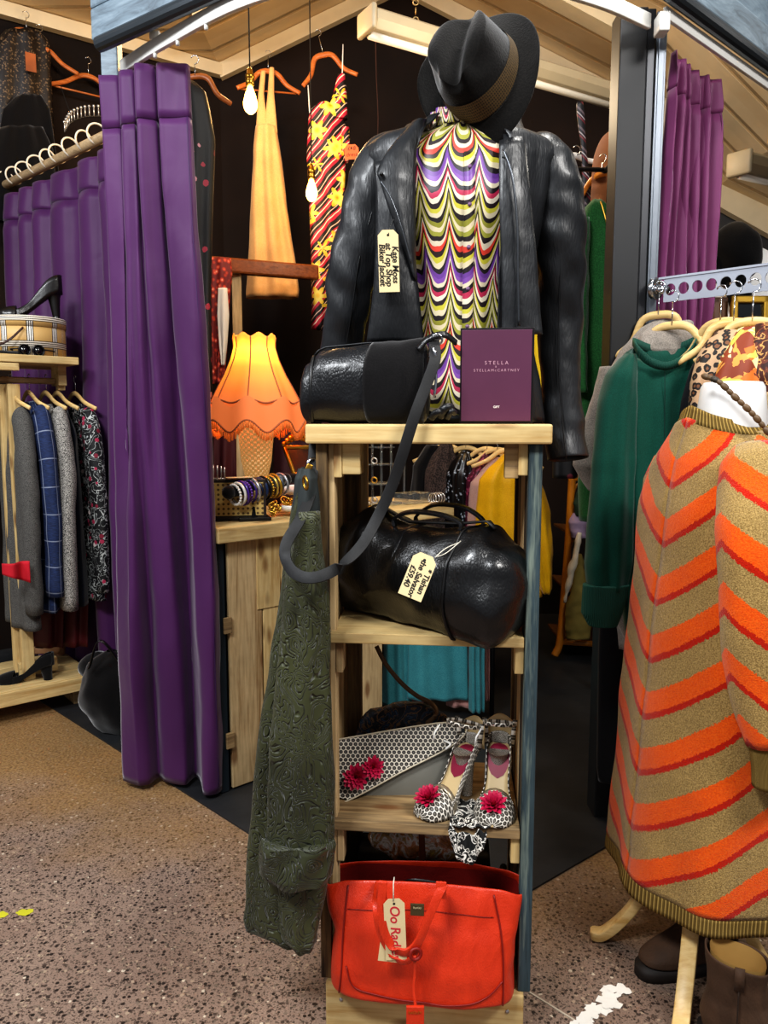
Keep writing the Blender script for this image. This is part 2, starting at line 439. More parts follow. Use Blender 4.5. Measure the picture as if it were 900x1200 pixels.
# ================================================================= stall front: posts, fascia, tracks
post_m = plain('#141518', .55, var=.2); strip_m = plain('#3c3d40', .4, .6); chan_m = plain('#70767e', .4, .5, bump=.1)
g = G(); g.box((.711, 2.37, 1.215), (.079, .09, 2.43)); struct(g, 'trim_5', post_m, bevel=.004, keep=True)
g = G(); g.box((.764, 2.375, 1.215), (.024, .08, 2.43)); struct(g, 'trim_6', strip_m, bevel=.003, keep=True)
g = G(); g.box((.799, 2.38, 1.215), (.030, .06, 2.43)); g.box((.799, 2.352, 1.215), (.018, .01, 2.43)); struct(g, 'trim_7', chan_m, bevel=.002, keep=True)
m = M('fascia_paint', '#a3b4c0', .45)
nn = m.noise(m.scale(m.tc(), 1, 1, 5), 5, 6, .7, 1.)
m.set('Base Color', m.ramp(nn, [(.3, '#4c5862'), (.5, '#71828e'), (.75, '#93a3ae')])); m.bump(nn, .2, .003); fasc = m.m
A = V((-.86, 2.52, 0)); B = V((.04, 1.90, 0)); C = V((.74, 2.22, 0)); D = V((2.0, 3.35, 0))
g = G(); g.box((-.895, 2.68, 1.5), (.055, .055, 3.0)); struct(g, 'trim_8', fasc, bevel=.004, keep=True)
def fascia(a, b, name):
    g = G(); dd = (b - a).normalized(); nrm = V((dd.y, -dd.x, 0)); h = V((0, 0, 1)); l = (b - a).length
    g.beam(a + h * 2.68, b + h * 2.68, .04, .52)
    off = nrm * .035 if nrm.y < 0 else -nrm * .035
    g.beam(a + off + h * 2.455, b + off + h * 2.455, .03, .09)
    for k in (0, .45, .9):
        p = a + dd * (l * k) ; g.beam(p + off + h * 2.72, p + dd * .09 + off + h * 2.72, .03, .44)
    struct(g, name, fasc, bevel=.006, keep=True)
fascia(A, B, 'trim_10'); fascia(C, D, 'trim_12')
rail_m = plain('#4d5358', .3, .7)
for a, b, nm in ((A, B, 'trim_13'), (C, D, 'trim_15')):
    g = G(); o2 = V((0, -.05, 2.395)); g.tube([a + o2, b + o2], .022, 14); g.beam(a + o2 + V((0, .03, .035)), b + o2 + V((0, .03, .035)), .05, .014)
    struct(g, nm, rail_m, keep=True)
# white curtain tracks
trk = plain('#e9e8e2', .35, var=.05)
t1 = thing('curtain_track', 'white bowed curtain track along the front of the stall', 'curtain track', (-.1, 2.2, 2.36))
pth = cr([(-.82, 2.545, 2.362), (-.62, 2.36, 2.362), (-.34, 2.14, 2.362), (-.02, 2.02, 2.362), (.30, 2.05, 2.362), (.55, 2.15, 2.362), (.735, 2.27, 2.362)], 8)
g = G(); g.ribbon(pth, (0, 0, 1), .040, .014); g.build('rail', trk, t1, bevel=.002)
for i in (1, 3, 6, 9, 12): q = pth[i]; G().tube([q + V((0, .0, -.016)), q + V((0, 0, -.032))], .006, 8).build('glider', trk, t1)
for i in (6, 16, 40): q = pth[i]; G().box(q + V((0, .03, .03)), (.03, .07, .025)).build('bracket', trk, t1, bevel=.003)
t2 = thing('curtain_track', 'straight white curtain track above the plum curtain', 'curtain track', (1.3, 2.7, 2.36))
pth = [C + V((.02, .0, 2.362)), D + V((.02, 0, 2.362))]
G().ribbon(pth, (0, 0, 1), .03, .012).build('rail', trk, t2, bevel=.002)
G().box(C + V((.02, .02, 2.34)), (.03, .05, .05)).build('bracket', trk, t2, bevel=.004)

# fluorescent battens
def batten(label, a, b, w, h, chain=True):
    a, b = V(a), V(b); t = thing('fluorescent_batten', label, 'ceiling light', (a + b) / 2)
    d = (b - a).normalized(); up = V((0, 0, 1)); s_ = d.cross(up)
    body = plain('#b5a78b', .45, var=.1)
    g = G(); rows = []
    for p in (a, b): rows.append([p + s_ * x * w + up * z * h for x, z in ((-.5, .3), (-.5, -.1), (-.32, -.45), (.32, -.45), (.5, -.1), (.5, .3), (.3, .5), (-.3, .5))])
    g.grid(rows, True, cap0=True, cap1=True); g.build('housing', body, t, sm=False, bevel=.004)
    for p, q in ((a, -1), (b, 1)):
        G().box(p + d * q * .012, (.024, w * 1.06, h * 1.1), Matrix((d, s_, up)).transposed()).build('end_cap', body, t, bevel=.01)
    G().cyl(a + up * h * -.5, b + up * h * -.5, w * .16, n=12).build('tube', plain('#f4efe2', .25, var=0), t)
    if chain:
        for k in (.12, .85):
            p = a.lerp(b, k) + up * h * .5; g = G()
            zt = 3.9 - abs(p.x - .1) * .46; n = int((zt - p.z) / .035)
            for i in range(max(n, 1)): g.torus(p + up * (.02 + i * .035), .012, .003, (1, 0, 0) if i % 2 else (0, 1, 0), 8, 5)
            g.build('chain', plain('#b59a6a', .4, .8), t)
    return t
batten('long cream fluorescent batten hung on chains behind the hat', P(433, 26, 3.37), P(790, 134, 4.35), .13, .09)
batten('white fluorescent batten on the right wall beyond the plum curtain', P(868, 192, 3.3), P(960, 216, 3.8), .1, .09, False)

# ================================================================= lights
def light(kind, loc, e, c=(1, 1, 1), size=.1, tgt=None, sy=None, spot=None):
    l = bpy.data.lights.new('lamp', kind); l.energy = e; l.color = c
    o = bpy.data.objects.new('lamp_' + kind.lower(), l); col.objects.link(o); o.location = loc
    if kind == 'AREA':
        l.size = size
        if sy: l.shape = 'RECTANGLE'; l.size_y = sy
    else: l.shadow_soft_size = size
    if spot: l.spot_size = math.radians(spot); l.spot_blend = .6
    if tgt is not None: o.rotation_euler = (V(tgt) - V(loc)).to_track_quat('-Z', 'Y').to_euler()
    return o
light('AREA', (-1.3, -.4, 3.5), 95, (.94, .97, 1), 1.0, (0.0, 1.8, .9), .5)
light('AREA', (1.7, -.3, 3.3), 66, (1, .98, .95), 1.0, (.5, 1.9, .8), .5)
light('AREA', (.7, 1.75, 3.4), 20, (1, .97, .92), .5, (.5, 2.0, 1.2), .3)
light('AREA', (-2.6, 1.2, 3.2), 40, (.95, .97, 1), 1.0, (-1.2, 3.2, 1.0), .5)
light('POINT', (.5, 3.2, 2.5), 16, (1, .80, .55), .12)
light('POINT', (2.5, 3.2, 2.9), 55, (1, .93, .82), .15)
light('POINT', (-.6, 3.6, 2.9), 22, (1, .62, .28), .1)
w = bpy.data.worlds.new('world'); sc.world = w; w.use_nodes = True
w.node_tree.nodes['Background'].inputs[0].default_value = (.75, .78, .85, 1); w.node_tree.nodes['Background'].inputs[1].default_value = .30
# ================================================================= shelf tower
YA = -math.radians(5.5)
UO = V((.082, 1.46, 0)); EX = V((math.cos(YA), math.sin(YA), 0)); EY = V((-math.sin(YA), math.cos(YA), 0))
def U(x, y, z): return UO + EX * x + EY * y + V((0, 0, z))
UR = Matrix.Rotation(YA, 3, 'Z')
un = thing('shelf_tower', 'tall narrow display tower of reclaimed pine with one blue painted edge', 'shelf unit', UO, YA)
def ub(name, c, d, mat, bevel=.002, rot=None, par=None): return G().box(c, d, rot).build(name, mat, par or un, sm=False, bevel=bevel, local=True)
ub('top_board', (.0, .145, 1.2385), (.462, .33, .037), pine_x, .004)
ub('base_board', (0, .0, .055), (.405, .03, .110), pine_x, .004)
ub('back_base_board', (0, .285, .055), (.40, .025, .105), old_x)
ub('shelf', (0, .148, .098), (.395, .27, .022), pine_x)
ub('shelf', (.0, .148, .447), (.378, .30, .021), old_x)
ub('shelf', (.0, .148, .838), (.378, .30, .021), pine_x)
# left side frame
ub('post', (-.203, .012, .665), (.022, .028, 1.11), old_z)
ub('post', (-.186, .030, .665), (.012, .035, 1.11), plank_z)
ub('side_plank', (-.2, .085, .665), (.014, .07, 1.11), old_z); ub('side_plank', (-.2, .165, .665), (.014, .075, 1.11), plank_z)
ub('side_plank', (-.2, .24, .665), (.014, .06, 1.11), old_z); ub('post', (-.185, .285, .665), (.045, .03, 1.11), old_z)
ub('side_plank', (-.157, .29, 1.03), (.02, .02, .37), plank_z)
# right side frame
ub('post', (.2035, .012, .665), (.025, .03, 1.11), blue_z)
ub('side_plank', (.2, .07, .665), (.014, .075, 1.11), old_z); ub('side_plank', (.2, .155, .665), (.014, .08, 1.11), plank_z)
ub('side_plank', (.2, .24, .665), (.014, .075, 1.11), old_z); ub('post', (.197, .285, .665), (.02, .03, 1.11), old_z)
# bracket blocks under the boards
for z, w in ((1.19, .06), (.80, .055), (.41, .06)):
    ub('bracket_block', (.181, .022, z), (.018, .03, w), pine_z)
ub('bracket_block', (.160, .03, 1.187), (.026, .03, .066), old_x); ub('bracket_block', (-.173, .02, 1.187), (.016, .03, .066), pine_z)
ub('bracket_block', (-.147, .034, 1.19), (.036, .05, .060), pine_x)
for z in (.40, .80): ub('bracket_block', (-.173, .03, z - .002), (.014, .04, .07), plank_z)
ub('back_slat', (0, .295, .30), (.36, .012, .05), old_x); ub('back_slat', (0, .295, .375), (.36, .012, .045), old_x)
for zz in (.055,):
    for x in (-.17, .17): G().cyl((x, -.0155, zz + .02), (x, -.017, zz + .02), .004, n=10).build('screw', chrome, un, local=True)

# ================================================================= duffel bag on the upper shelf
z0 = .8495
du = thing('duffel_bag', 'large shiny black leather duffel bag on the upper shelf of the tower', 'bag', U(.02, .12, z0))
def duf(u, v):
    # u round the section, v along the bag from back left to front right
    th = 2 * PI * u
    c = V(U(-.150, .20, 0)).lerp(U(.150, .022, 0), v)
    ax = (U(.150, .022, 0) - U(-.150, .20, 0)).normalized(); n = V((ax.y, -ax.x, 0))
    hz = interp([(0, .205), (.12, .232), (.35, .200), (.7, .205), (.9, .215), (1, .18)], v); w = interp([(0, .085), (.15, .10), (.8, .112), (1, .10)], v)
    cap = 1.0
    cz = math.cos(th); sx = math.sin(th)
    x = math.copysign(abs(cz) ** .75, cz) * w * (1 - .25 * max(0, sx)); zz = (math.copysign(abs(sx) ** .8, sx) * .5 + .5) * hz
    sag = .034 * smooth((v - .45) / .5) * smooth((cz + .3) / 1.2) * (1 - zz / hz)
    return c + n * x + V((0, 0, z0 + zz - sag))
rows = []; N = 30
for j in range(-5, N + 6):
    v = min(1, max(0, j / N)); s = 1
    if j < 0: s = math.sqrt(max(0, 1 - (j / -5) ** 2 * .97))
    if j > N: s = math.sqrt(max(0, 1 - ((j - N) / 5) ** 2 * .97))
    ring = [duf(k / 48, v) for k in range(48)]; c = sum(ring, V((0, 0, 0))) / 48
    ax = (U(.150, .022, 0) - U(-.150, .20, 0)).normalized()
    push = (.028 * (-1 if j < 0 else 1) * (1 - math.sqrt(max(0, 1 - ((-j if j < 0 else j - N) / 5) ** 2)))) if (j < 0 or j > N) else 0
    off = ax * ((-j if j < 0 else j - N) * .010) * (-1 if j < 0 else 1) if (j < 0 or j > N) else V((0, 0, 0))
    rows.append([c + (p - c) * s + off for p in ring])
g = G(); g.grid(rows, True, cap0=True, cap1=True)
body = g.build('body', black_d, du, wr=(.011, (11, 11, 17)), sub=1)
bv_ = [v.co + du.location for v in body.data.vertices]
cc_ = sum([bv_[29 * 48 + k] for k in range(48)], V((0, 0, 0))) / 48
G().tube([bv_[29 * 48 + k] + (bv_[29 * 48 + k] - cc_).normalized() * .001 for k in range(48)], .0032, 8, closed=True).build('piping', blackp, du)
# top zip and opening lips
zl = [duf(.25, .06 + .88 * k / 20) + V((0, 0, .004)) for k in range(21)]
G().ribbon(zl, (.4, .9, 0), .018, .004).build('zip', plain('#1b1a1a', .5), du)
for s_, zt in ((.325, .055), (.19, .045)):   # carry handles flopped over the top
    a, b = duf(s_, .33), duf(s_, .78); mid = a.lerp(b, .5) + V((0, -.01, zt))
    hp = cr([a, a + V((0, 0, .018)), mid + (a - b) * .22 + V((0, 0, -.012)), mid + (b - a) * .22 + V((0, 0, -.016)), b + V((0, 0, .015)), b], 8)
    G().ribbon(hp, (.3, 1, .2), .015, .006).build('handle', black_l, du, bevel=.001)
g = G(); pth = [duf(.04 + .22 * k / 10, .44) + V((0, -.004, 0)) for k in range(11)]; g.ribbon(pth, (1, 0, 0), .014, .003); g.build('strap_tab', black_l, du)
fl = [duf(.30, .0), duf(.27, .12) + V((0, 0, .018)), duf(.25, .30) + V((0, 0, .004))]
# price tag with writing
def paper_tag(parent, cpos, xdir, ydir, w, h, lines, size, rot=True, color=card, inkm=ink, name='price_tag', hole=True):
    """xdir runs along the short side, ydir from bottom to the string end; writing runs down the long side"""
    fx = V(xdir).normalized(); fz = fx.cross(V(ydir)).normalized(); fy = fz.cross(fx); c = V(cpos)
    pts = [(-w / 2, -h / 2), (w / 2, -h / 2), (w / 2, h / 2 - w * .25), (w * .27, h / 2), (-w * .27, h / 2), (-w / 2, h / 2 - w * .25)]
    g = G(); g.prism([c + fx * x + fy * y for x, y in pts], fz * .0007)
    t = g.build(name, color, parent, sm=False)
    G().cyl(c + fy * (h / 2 - w * .25) + fz * .0006, c + fy * (h / 2 - w * .25) + fz * .0011, w * .06, n=12).build('eyelet', blackm, t)
    n = len(lines)
    for i, ln in enumerate(lines):
        if rot:
            k = (n - 1) / 2 - i; o = c + fx * (k * w / (n + .15)) + fy * (-h * .06) + fz * .0010
            text(ln, size, frame(o, -fy, fx), inkm, t, shear=.12, off=.0004)
        else:
            o = c + fy * (h * .22 - i * size * 1.1) + fz * .0010
            text(ln, size, frame(o, fx, fy), inkm, t, shear=.12)
    return t
tc_ = P(491, 674, 1.335); tx = (P(515, 697, 1.335) - P(491, 674, 1.335)); 
d1 = (P(512, 651, 1.37) - P(470, 697, 1.35)).normalized()
sx_ = (P(488, 703, 1.34) - P(459, 691, 1.345))
tg = paper_tag(du, P(490, 675, 1.345), sx_, d1, .044, .083, ['* Tishan', 'the Salvator', '£59.40'], .0145)
G().tube(cr([P(510, 653, 1.355), P(522, 643, 1.37), P(537, 636, 1.41)], 5), .0009, 6).build('string', string_m, du)
G().tube(cr([P(510, 653, 1.355), P(523, 648, 1.37), P(540, 634, 1.41)], 5), .0009, 6).build('string', string_m, du)

# ================================================================= black shoulder bag on top
ZT = 1.2575
hb = thing('shoulder_bag', 'black leather and suede shoulder bag lying on the tower top', 'bag', U(-.11, .06, ZT))
def hbf(u, v):
    th = 2 * PI * u - PI / 2
    x = lerp(-.232, -.012, v)
    h = interp([(0, .118), (.1, .142), (.5, .150), (.8, .152), (1, .158)], v); w = interp([(0, .052), (.15, .066), (.85, .068), (1, .05)], v)
    e = .62; cx = math.cos(th); cz = math.sin(th)
    yy = math.copysign(abs(cx) ** e, cx) * w * (1 - .32 * max(0, cz)); zz = (math.copysign(abs(cz) ** .7, cz) + 1) / 2 * h
    return U(x, .05 + yy * .9, ZT + .002 + zz)
rows = []
for j in range(-4, 29):
    v = min(1, max(0, j / 24)); k = (-j / 4 if j < 0 else (j - 24) / 4 if j > 24 else 0); s = math.sqrt(max(0, 1 - k * k * .96))
    ring = [hbf(i / 44, v) for i in range(44)]; c = sum(ring, V((0, 0, 0))) / 44
    rows.append([c + (p - c) * (.45 + .55 * s) + EX * (k * .016 * (-1 if j < 0 else 1)) for p in ring])
g = G(); g.grid(rows, True, cap0=True, cap1=True, flip=False); g.build('body', black_l, hb, wr=(.004, (16, 16, 22)), sub=1)
# suede wrap over the right hand third, with a curved front edge
def wrap(u, v):
    x = .03 + u * .94      # around from front bottom over the top
    lo = .50 + .10 * (1 - math.sin(PI * min(1, x * 1.5)) ) * .6
    p = hbf(1 - (.02 + x * .62), lerp(lo, 1.02, v)); c = hbf(.25, lerp(lo, 1.02, v)).lerp(hbf(.75, lerp(lo, 1.02, v)), .5)
    return p + (p - c).normalized() * .0035
g = G(); g.surf(wrap, 34, 16); g.build('suede_panel', suede, hb, wr=(.003, (18, 18, 22)), solid=.002)
G().tube([hbf(k / 40, .04) * 1 for k in range(40)], .0035, 8, closed=True).build('piping', blackp, hb)
zp = [hbf(.5 + .0 * k, .02 + .96 * k / 16) + V((0, -.004, .003)) for k in range(17)]
G().ribbon(zp, (0, 1, 0), .012, .003).build('zip', plain('#232426', .4, .3), hb)
# metal fitting and hanging tab on the right
G().torus(P(507, 416, 1.46), .014, .0028, (1, .3, .2), 20, 8, 1.).build('ring', chrome, hb)
G().torus(P(512, 398, 1.47), .010, .0022, (.2, 1, .2), 20, 8).build('ring', chrome, hb)
G().ribbon(cr([P(507, 420, 1.455), P(511, 440, 1.45), P(509, 466, 1.45)], 5), (1, .2, 0), .005, .002).build('zip_pull', chrome, hb)
G().ribbon(cr([P(535, 402, 1.485), P(520, 392, 1.47), P(500, 398, 1.47), P(490, 410, 1.47)], 6), (0, .5, 1), .012, .004).build('strap_end', black_l, hb)
g = G(); 
for a, b, r in (((515, 488), (529, 478), .012), ((524, 490), (533, 484), .008), ((505, 490), (520, 486), .010)): g.tube(cr([P(a[0], a[1], 1.46), P((a[0] + b[0]) / 2, (a[1] + b[1]) / 2 - 5, 1.45), P(b[0], b[1], 1.46)], 4), r * .7, 8)
g.build('tassel', black_l, hb)
# long strap: down over the board edge, swings under to the left and comes back behind the corner
sp = cr([P(508, 398, 1.475), P(510, 420, 1.445), P(500, 450, 1.43), P(486, 487, 1.415), P(474, 525, 1.41), P(461, 565, 1.41), P(443, 605, 1.40), P(423, 640, 1.37), P(395, 666, 1.335), P(367, 677, 1.32),
         P(346, 672, 1.335), P(335, 655, 1.36), P(336, 636, 1.375), P(352, 608, 1.40), P(364, 578, 1.45), P(367, 540, 1.49), P(369, 512, 1.51), P(371, 492, 1.51)], 7)
def swd(t):
    return V((1, .15, .1)).lerp(V((.1, .5, 1)), smooth((t - .42) / .10) * (1 - smooth((t - .62) / .14)))
G().ribbon(sp, swd, .021, .0035).build('strap', strap_l, hb, bevel=.0006)
bk = P(358, 566, 1.41)
G().torus(bk, .012, .0025, (.9, .4, .1), 16, 6).build('buckle', brass, hb)

# ================================================================= purple gift box
bx = thing('gift_box', 'flat plum purple perfume box standing on the tower top', 'box', U(.13, .06, ZT))
zb = ZT + .001; bw, bh = .140, .181; cx_ = .1305
rot = Matrix.Rotation(math.radians(-2), 3, 'X') 
G().box(U(cx_, .062, zb + bh / 2), (bw, .030, bh), UR).build('box_body', plain('#0c070a', .4), bx, sm=False, bevel=.001)
pl = plain('#5c2f49', .42, var=.12)
G().box(U(cx_ - .001, .0455, zb + bh / 2), (bw - .007, .003, bh - .008), UR).build('front_panel', pl, bx, sm=False, bevel=.0008)
rose = plain('#c79aa8', .4, var=0)
fm = lambda x, z: frame(U(cx_ + x, .0436, zb + z), EX, (0, 0, 1))
def spaced(s): return s
for s, sz, z in (('S T E L L A', .0098, .1145), ('#', .004, .1075), ('STELLAMcCARTNEY', .0070, .1005)):
    if s == '#': text('&', .005, fm(-.002, z), rose, bx, ext=.0001); continue
    text(s, sz, fm(-.001, z), rose, bx, ext=.0001, spc=1.5 if z == .1005 else 1.)
text('GIFT', .0058, fm(0, .031), plain('#e8dcd8', .4, var=0), bx, ext=.0001, off=.0002)

# ================================================================= black fedora
ha = V((-.54, -.80, .24)).normalized()
hc = P(565, 92, 1.66)
hat = thing('fedora_hat', 'black felt fedora with a brown woven band tipped over the mannequin neck', 'hat', hc)
felt = fabric('black_felt', '#100f0e', '#1a1816', .95, 260, .35, .5)
up_ = V((.10, .2, .95)); hxv = (up_ - ha * up_.dot(ha)).normalized(); hyv = ha.cross(hxv)   # hxv: towards back of hat
def HL(x, y, z): return hc + hxv * x + hyv * y + ha * z
def crown(u, v):
    a = 2 * PI * u
    # v 0 base -> 1 centre of top
    if v < .62:
        t = v / .62; r = lerp(1., .80, t ** 1.3); z = .112 * t
    else:
        t = (v - .62) / .38; r = .80 * math.cos(t * PI / 2) ** .9 if t < 1 else 0; z = .112 + .014 * math.sin(t * PI / 2)
    x, y = .098 * r * math.cos(a), .079 * r * math.sin(a)
    # front pinches and centre crease
    if v > .3:
        k = smooth((v - .3) / .4)
        z -= .038 * k * math.exp(-(y / .024) ** 2) * (1 - .25 * smooth((x - .05) / .04))
        z += .004 * k
        for sgn in (1, -1): 
            dd = ((x + .06) / .035) ** 2 + ((y - sgn * .055) / .024) ** 2; z -= .02 * k * math.exp(-dd)
            y -= sgn * .014 * k * math.exp(-dd)
    z -= .020 * (x / .098) * (1 if v > .2 else v * 5)
    return HL(x, y, z)
g = G(); g.surf(crown, 72, 40, closed=True); g.build('crown', felt, hat, sub=1)
def brim(u, v):
    a = 2 * PI * u; r = lerp(1, 1.50, v)
    x, y = .097 * (r if math.cos(a) > 0 else lerp(1, 1.42, v)) * math.cos(a), .078 * lerp(1, 1.63, v) * math.sin(a)
    z = -.012 * v + v * v * (.040 * abs(math.sin(a)) ** 2 * (1.5 if math.sin(a) * 1 > 0 else .5) - .022 * max(0, -math.cos(a)))
    return HL(x, y, z)
g = G(); g.surf(brim, 72, 12, closed=True); g.build('brim', felt, hat, solid=.0035, sub=1)
m = M('hat_band', '#4a3a22', .7)
u_ = m.tc('UV'); s_ = m.sep(u_)
m.set('Base Color', m.ramp(m.voro(m.scale(u_, 120, 8, 1), 1, 'F1', 'Distance', .2), [(.2, '#16120c'), (.5, '#5e4a2a')]))
def bandf(u, v):
    p = crown(u, .02 + .20 * v); c = HL(0, 0, .02); q = p - c; q = q - ha * q.dot(ha); return p + q.normalized() * .0022
g = G(); g.surf(bandf, 72, 3, closed=True); g.build('hat_band', m.m, hat)

# ================================================================= blouse on the bust
TX, TY = .160, 1.705
m = M('swag_print', '#ffffff', .45, sheen=.2)
us = m.sep(m.tc('UV')); un_ = m.math('MULTIPLY', us[0], 1.)
fr = m.math('SUBTRACT', m.math('FRACT', un_), .5); f2 = m.math('POWER', m.math('MULTIPLY', m.math('ABSOLUTE', fr), 2.), 2.7)
nz = m.math('MULTIPLY', m.noise(m.scale(m.tc('UV'), 1.2, 9, 1), 1., 2), .35)
t = m.math('ADD', m.math('SUBTRACT', m.math('MULTIPLY', us[1], 10.), m.math('MULTIPLY', f2, .55)), nz)
fi = m.math('FRACT', m.math('MULTIPLY', t, .5)); 
seq = ['#d8caa6', '#8e8a2c', '#1c1014', '#dccfae', '#c9c03e', '#24141a', '#e8dcc4', '#b82c50', '#1c1014', '#dcceb0', '#7d4aa0', '#6a3c90', '#1e1218', '#d8caa6', '#c4bb38', '#2a1712', '#d8402e', '#d8cab0', '#201216', '#9c9a3a']
ramp = m.ramp(fi, [(i / 20, c) for i, c in enumerate(seq)], True)
m.set('Base Color', ramp); swag = m.m
bl = thing('blouse', 'sleeveless-looking wave print high neck blouse in purple, lime and red on the bust', 'blouse', (TX, TY, ZT))
bl['label'] = 'silky wavy striped blouse in purple, lime and red with a high neck'
def torso(u, v, ex=0.):
    a = 2 * PI * u - PI / 2       # u=0 front centre
    z = lerp(ZT + .012, 1.895, v)
    w = interp([(0, .150), (.25, .128), (.45, .125), (.72, .165), (.86, .182), (.925, .12), (.955, .062), (1, .056)], v) + ex
    dp = interp([(0, .085), (.25, .078), (.5, .085), (.72, .10), (.86, .082), (.925, .07), (.955, .056), (1, .052)], v) + ex
    c, s = math.cos(a), math.sin(a)
    return V((TX + c * w, TY + s * dp, z))
def blf(u, v):
    p = torso(u, v); a = 2 * PI * u
    f = .0035 * math.sin(a * 9) * (1 - v) + .0015 * math.sin(a * 17 + v * 9)
    d = V((p.x - TX, p.y - TY, 0)).normalized(); return p + d * f
g = G(); g.surf(blf, 96, 60, uvf=lambda u, v: (((u + .5) % 1 - .5) * 17. * (1 if v < .93 else 1) + .5, v * .64)); 
g.build('body', swag, bl)
def cuff_(u, v):
    a = 2 * PI * u - PI / 2; r = .060 + .004 * math.sin(a * 12); return V((TX + math.cos(a) * r, TY - .003 + math.sin(a) * r * .95, 1.868 + v * .035))
g = G(); g.surf(cuff_, 72, 5, uvf=lambda u, v: (u * 16, .64 + v * .05)); g.build('neckband', swag, bl, solid=.002)
g = G(); pl_ = [torso(0, v / 20) + V((.012, -.0042, 0)) for v in range(0, 18)]; g.ribbon(pl_, (1, 0, 0), .022, .0015); 
g.uv = [(.5 + (p.x - TX) * 14, (p.z - ZT) * 1.0) for p in g.v]; g.build('button_placket', swag, bl)
for z in (.30, .42, .55, .68, .80): G().cyl(torso(0, z) + V((.012, -.005, 0)), torso(0, z) + V((.012, -.0075, 0)), .0042, n=12).build('button', plain('#7a5a7c', .3), bl)
bt = thing('mannequin_bust', 'pale bust form under the fedora wearing the wavy blouse', 'mannequin', (TX, TY, ZT))
bt['label'] = 'bust form hidden under the fedora, jacket and wavy blouse'
g = G(); g.surf(lambda u, v: torso(u, v, -.008), 48, 30); g.build('torso', blackp, bt)
G().cyl((TX, TY, 1.88), (TX + .01, TY - .01, 1.965), .043, .05, 24).build('neck', blackp, bt)
G().cyl((TX, TY, ZT), (TX, TY, ZT + .018), .12, n=32).build('base', blackp, bt)

# ================================================================= leather biker jacket
jk = thing('leather_jacket', 'open black leather biker jacket with long sleeves on the bust', 'jacket', (TX, TY + .02, ZT + .02))
def jbody(u, v):
    # u from left front edge round the back to right front edge
    z = lerp(1.262, 1.888, v)
    oL = interp([(0, .14), (.3, .125), (.6, .11), (.85, .085), (.93, .08), (1, .11)], v); oR = interp([(0, .085), (.3, .080), (.6, .080), (.85, .075), (.93, .07), (1, .11)], v)
    uu = lerp(1 - oL, oR, u)                      # decreasing through the back
    p = torso(uu % 1, min(1, (z - ZT - .012) / (1.895 - ZT - .012)), interp([(0, .040), (.3, .028), (.6, .02), (.86, .022), (.93, .024), (1, .014)], v))
    if v > .82:   # square the shoulders
        a = p - V((TX, TY, p.z)); 
        k = smooth((v - .82) / .1)
        sh = interp([(.82, .205), (.88, .205), (.92, .192), (.955, .13), (1, .072)], v)
        if abs(a.x) > .02: a.x = lerp(a.x, a.x / max(.001, interp([(0, .15), (.86, .205), (.925, .145), (.955, .085), (1, .07)], v)) * sh, k * .9)
        p = V((TX, TY, p.z)) + a
    f = .004 * math.sin(u * 55 + v * 4) * (1 - v * .6)
    d = V((p.x - TX, p.y - TY, 0)).normalized(); return p + d * f
g = G(); g.surf(jbody, 110, 56); g.build('body', jack_l, jk, solid=.003, wr=(.0045, (13, 13, 9)))
def sleeve(pts, rad, name='sleeve', seed=0):
    path = cr(pts, 9)
    def wob(th, t): return 1 + .022 * math.sin(th * 2 + t * 22 + seed) * (.4 + t) + .03 * math.sin(t * 60 + th * 3 + seed) * math.exp(-((t - .5) / .22) ** 2) * 1.6
    g = G(); g.tube(path, lambda t: interp(rad, t), 30, cap=False, flat=.82, up=(1, 0, 0), wob=wob)
    return g.build(name, jack_l, jk, solid=.003, wr=(.005, (12, 12, 16)), sub=1), path
RS = [P(612, 178, 1.72), P(634, 184, 1.715), P(648, 208, 1.71), P(654, 245, 1.71), P(658, 300, 1.72), P(656, 370, 1.74), P(656, 430, 1.74), P(660, 490, 1.73), P(665, 538, 1.71)]
LS = [P(478, 178, 1.72), P(458, 184, 1.715), P(442, 208, 1.705), P(430, 250, 1.70), P(414, 310, 1.70), P(407, 360, 1.71), P(400, 405, 1.73), P(394, 450, 1.74), P(388, 480, 1.75)]
rad = [(0, .034), (.06, .046), (.12, .055), (.2, .057), (.5, .052), (.75, .044), (1, .043)]
sleeve(RS, rad, seed=0); sleeve(LS, rad, seed=2)
# sleeve seams
for path, dx in ((RS, -.012), (LS, .014)):
    g = G(); g.tube([p + V((dx, -.046 if i < 3 else -.042, 0)) for i, p in enumerate(cr(path, 6))][4:], .0015, 6); g.build('seam', blackp, jk)
# lapel on the left, band of front edge and zip on the right
def plate(name, px, Y0, bul=.01, mat=jack_l, par=jk, th=.003, wrk=(.003, (20, 20, 14))):
    """leather plate from a left and a right edge list of (x,y,Y)"""
    L_ = cr([P(*p) for p in px[0]], 8); R_ = cr([P(*p) for p in px[1]], 8); n = min(len(L_), len(R_)); g = G(); rows = []
    for i in range(n):
        rows.append([L_[i].lerp(R_[i], k / 10) + V((0, -bul * math.sin(PI * k / 10), 0)) for k in range(11)])
    g.grid(rows); return g.build(name, mat, par, solid=th, wr=wrk)
plate('lapel', ([(484, 143, 1.64), (462, 168, 1.60), (443, 198, 1.575), (446, 215, 1.57), (462, 262, 1.57), (482, 322, 1.58)], [(500, 140, 1.65), (490, 165, 1.61), (487, 200, 1.585), (487, 230, 1.58), (487, 280, 1.58), (488, 330, 1.58)]), 0)
plate('collar', ([(478, 146, 1.70), (470, 158, 1.64), (478, 168, 1.615)], [(507, 138, 1.70), (498, 150, 1.63), (490, 172, 1.605)]), 0, .006)
plate('collar', ([(588, 140, 1.66), (590, 165, 1.61), (588, 185, 1.60)], [(610, 140, 1.70), (614, 160, 1.64), (606, 195, 1.61)]), 0, .006)
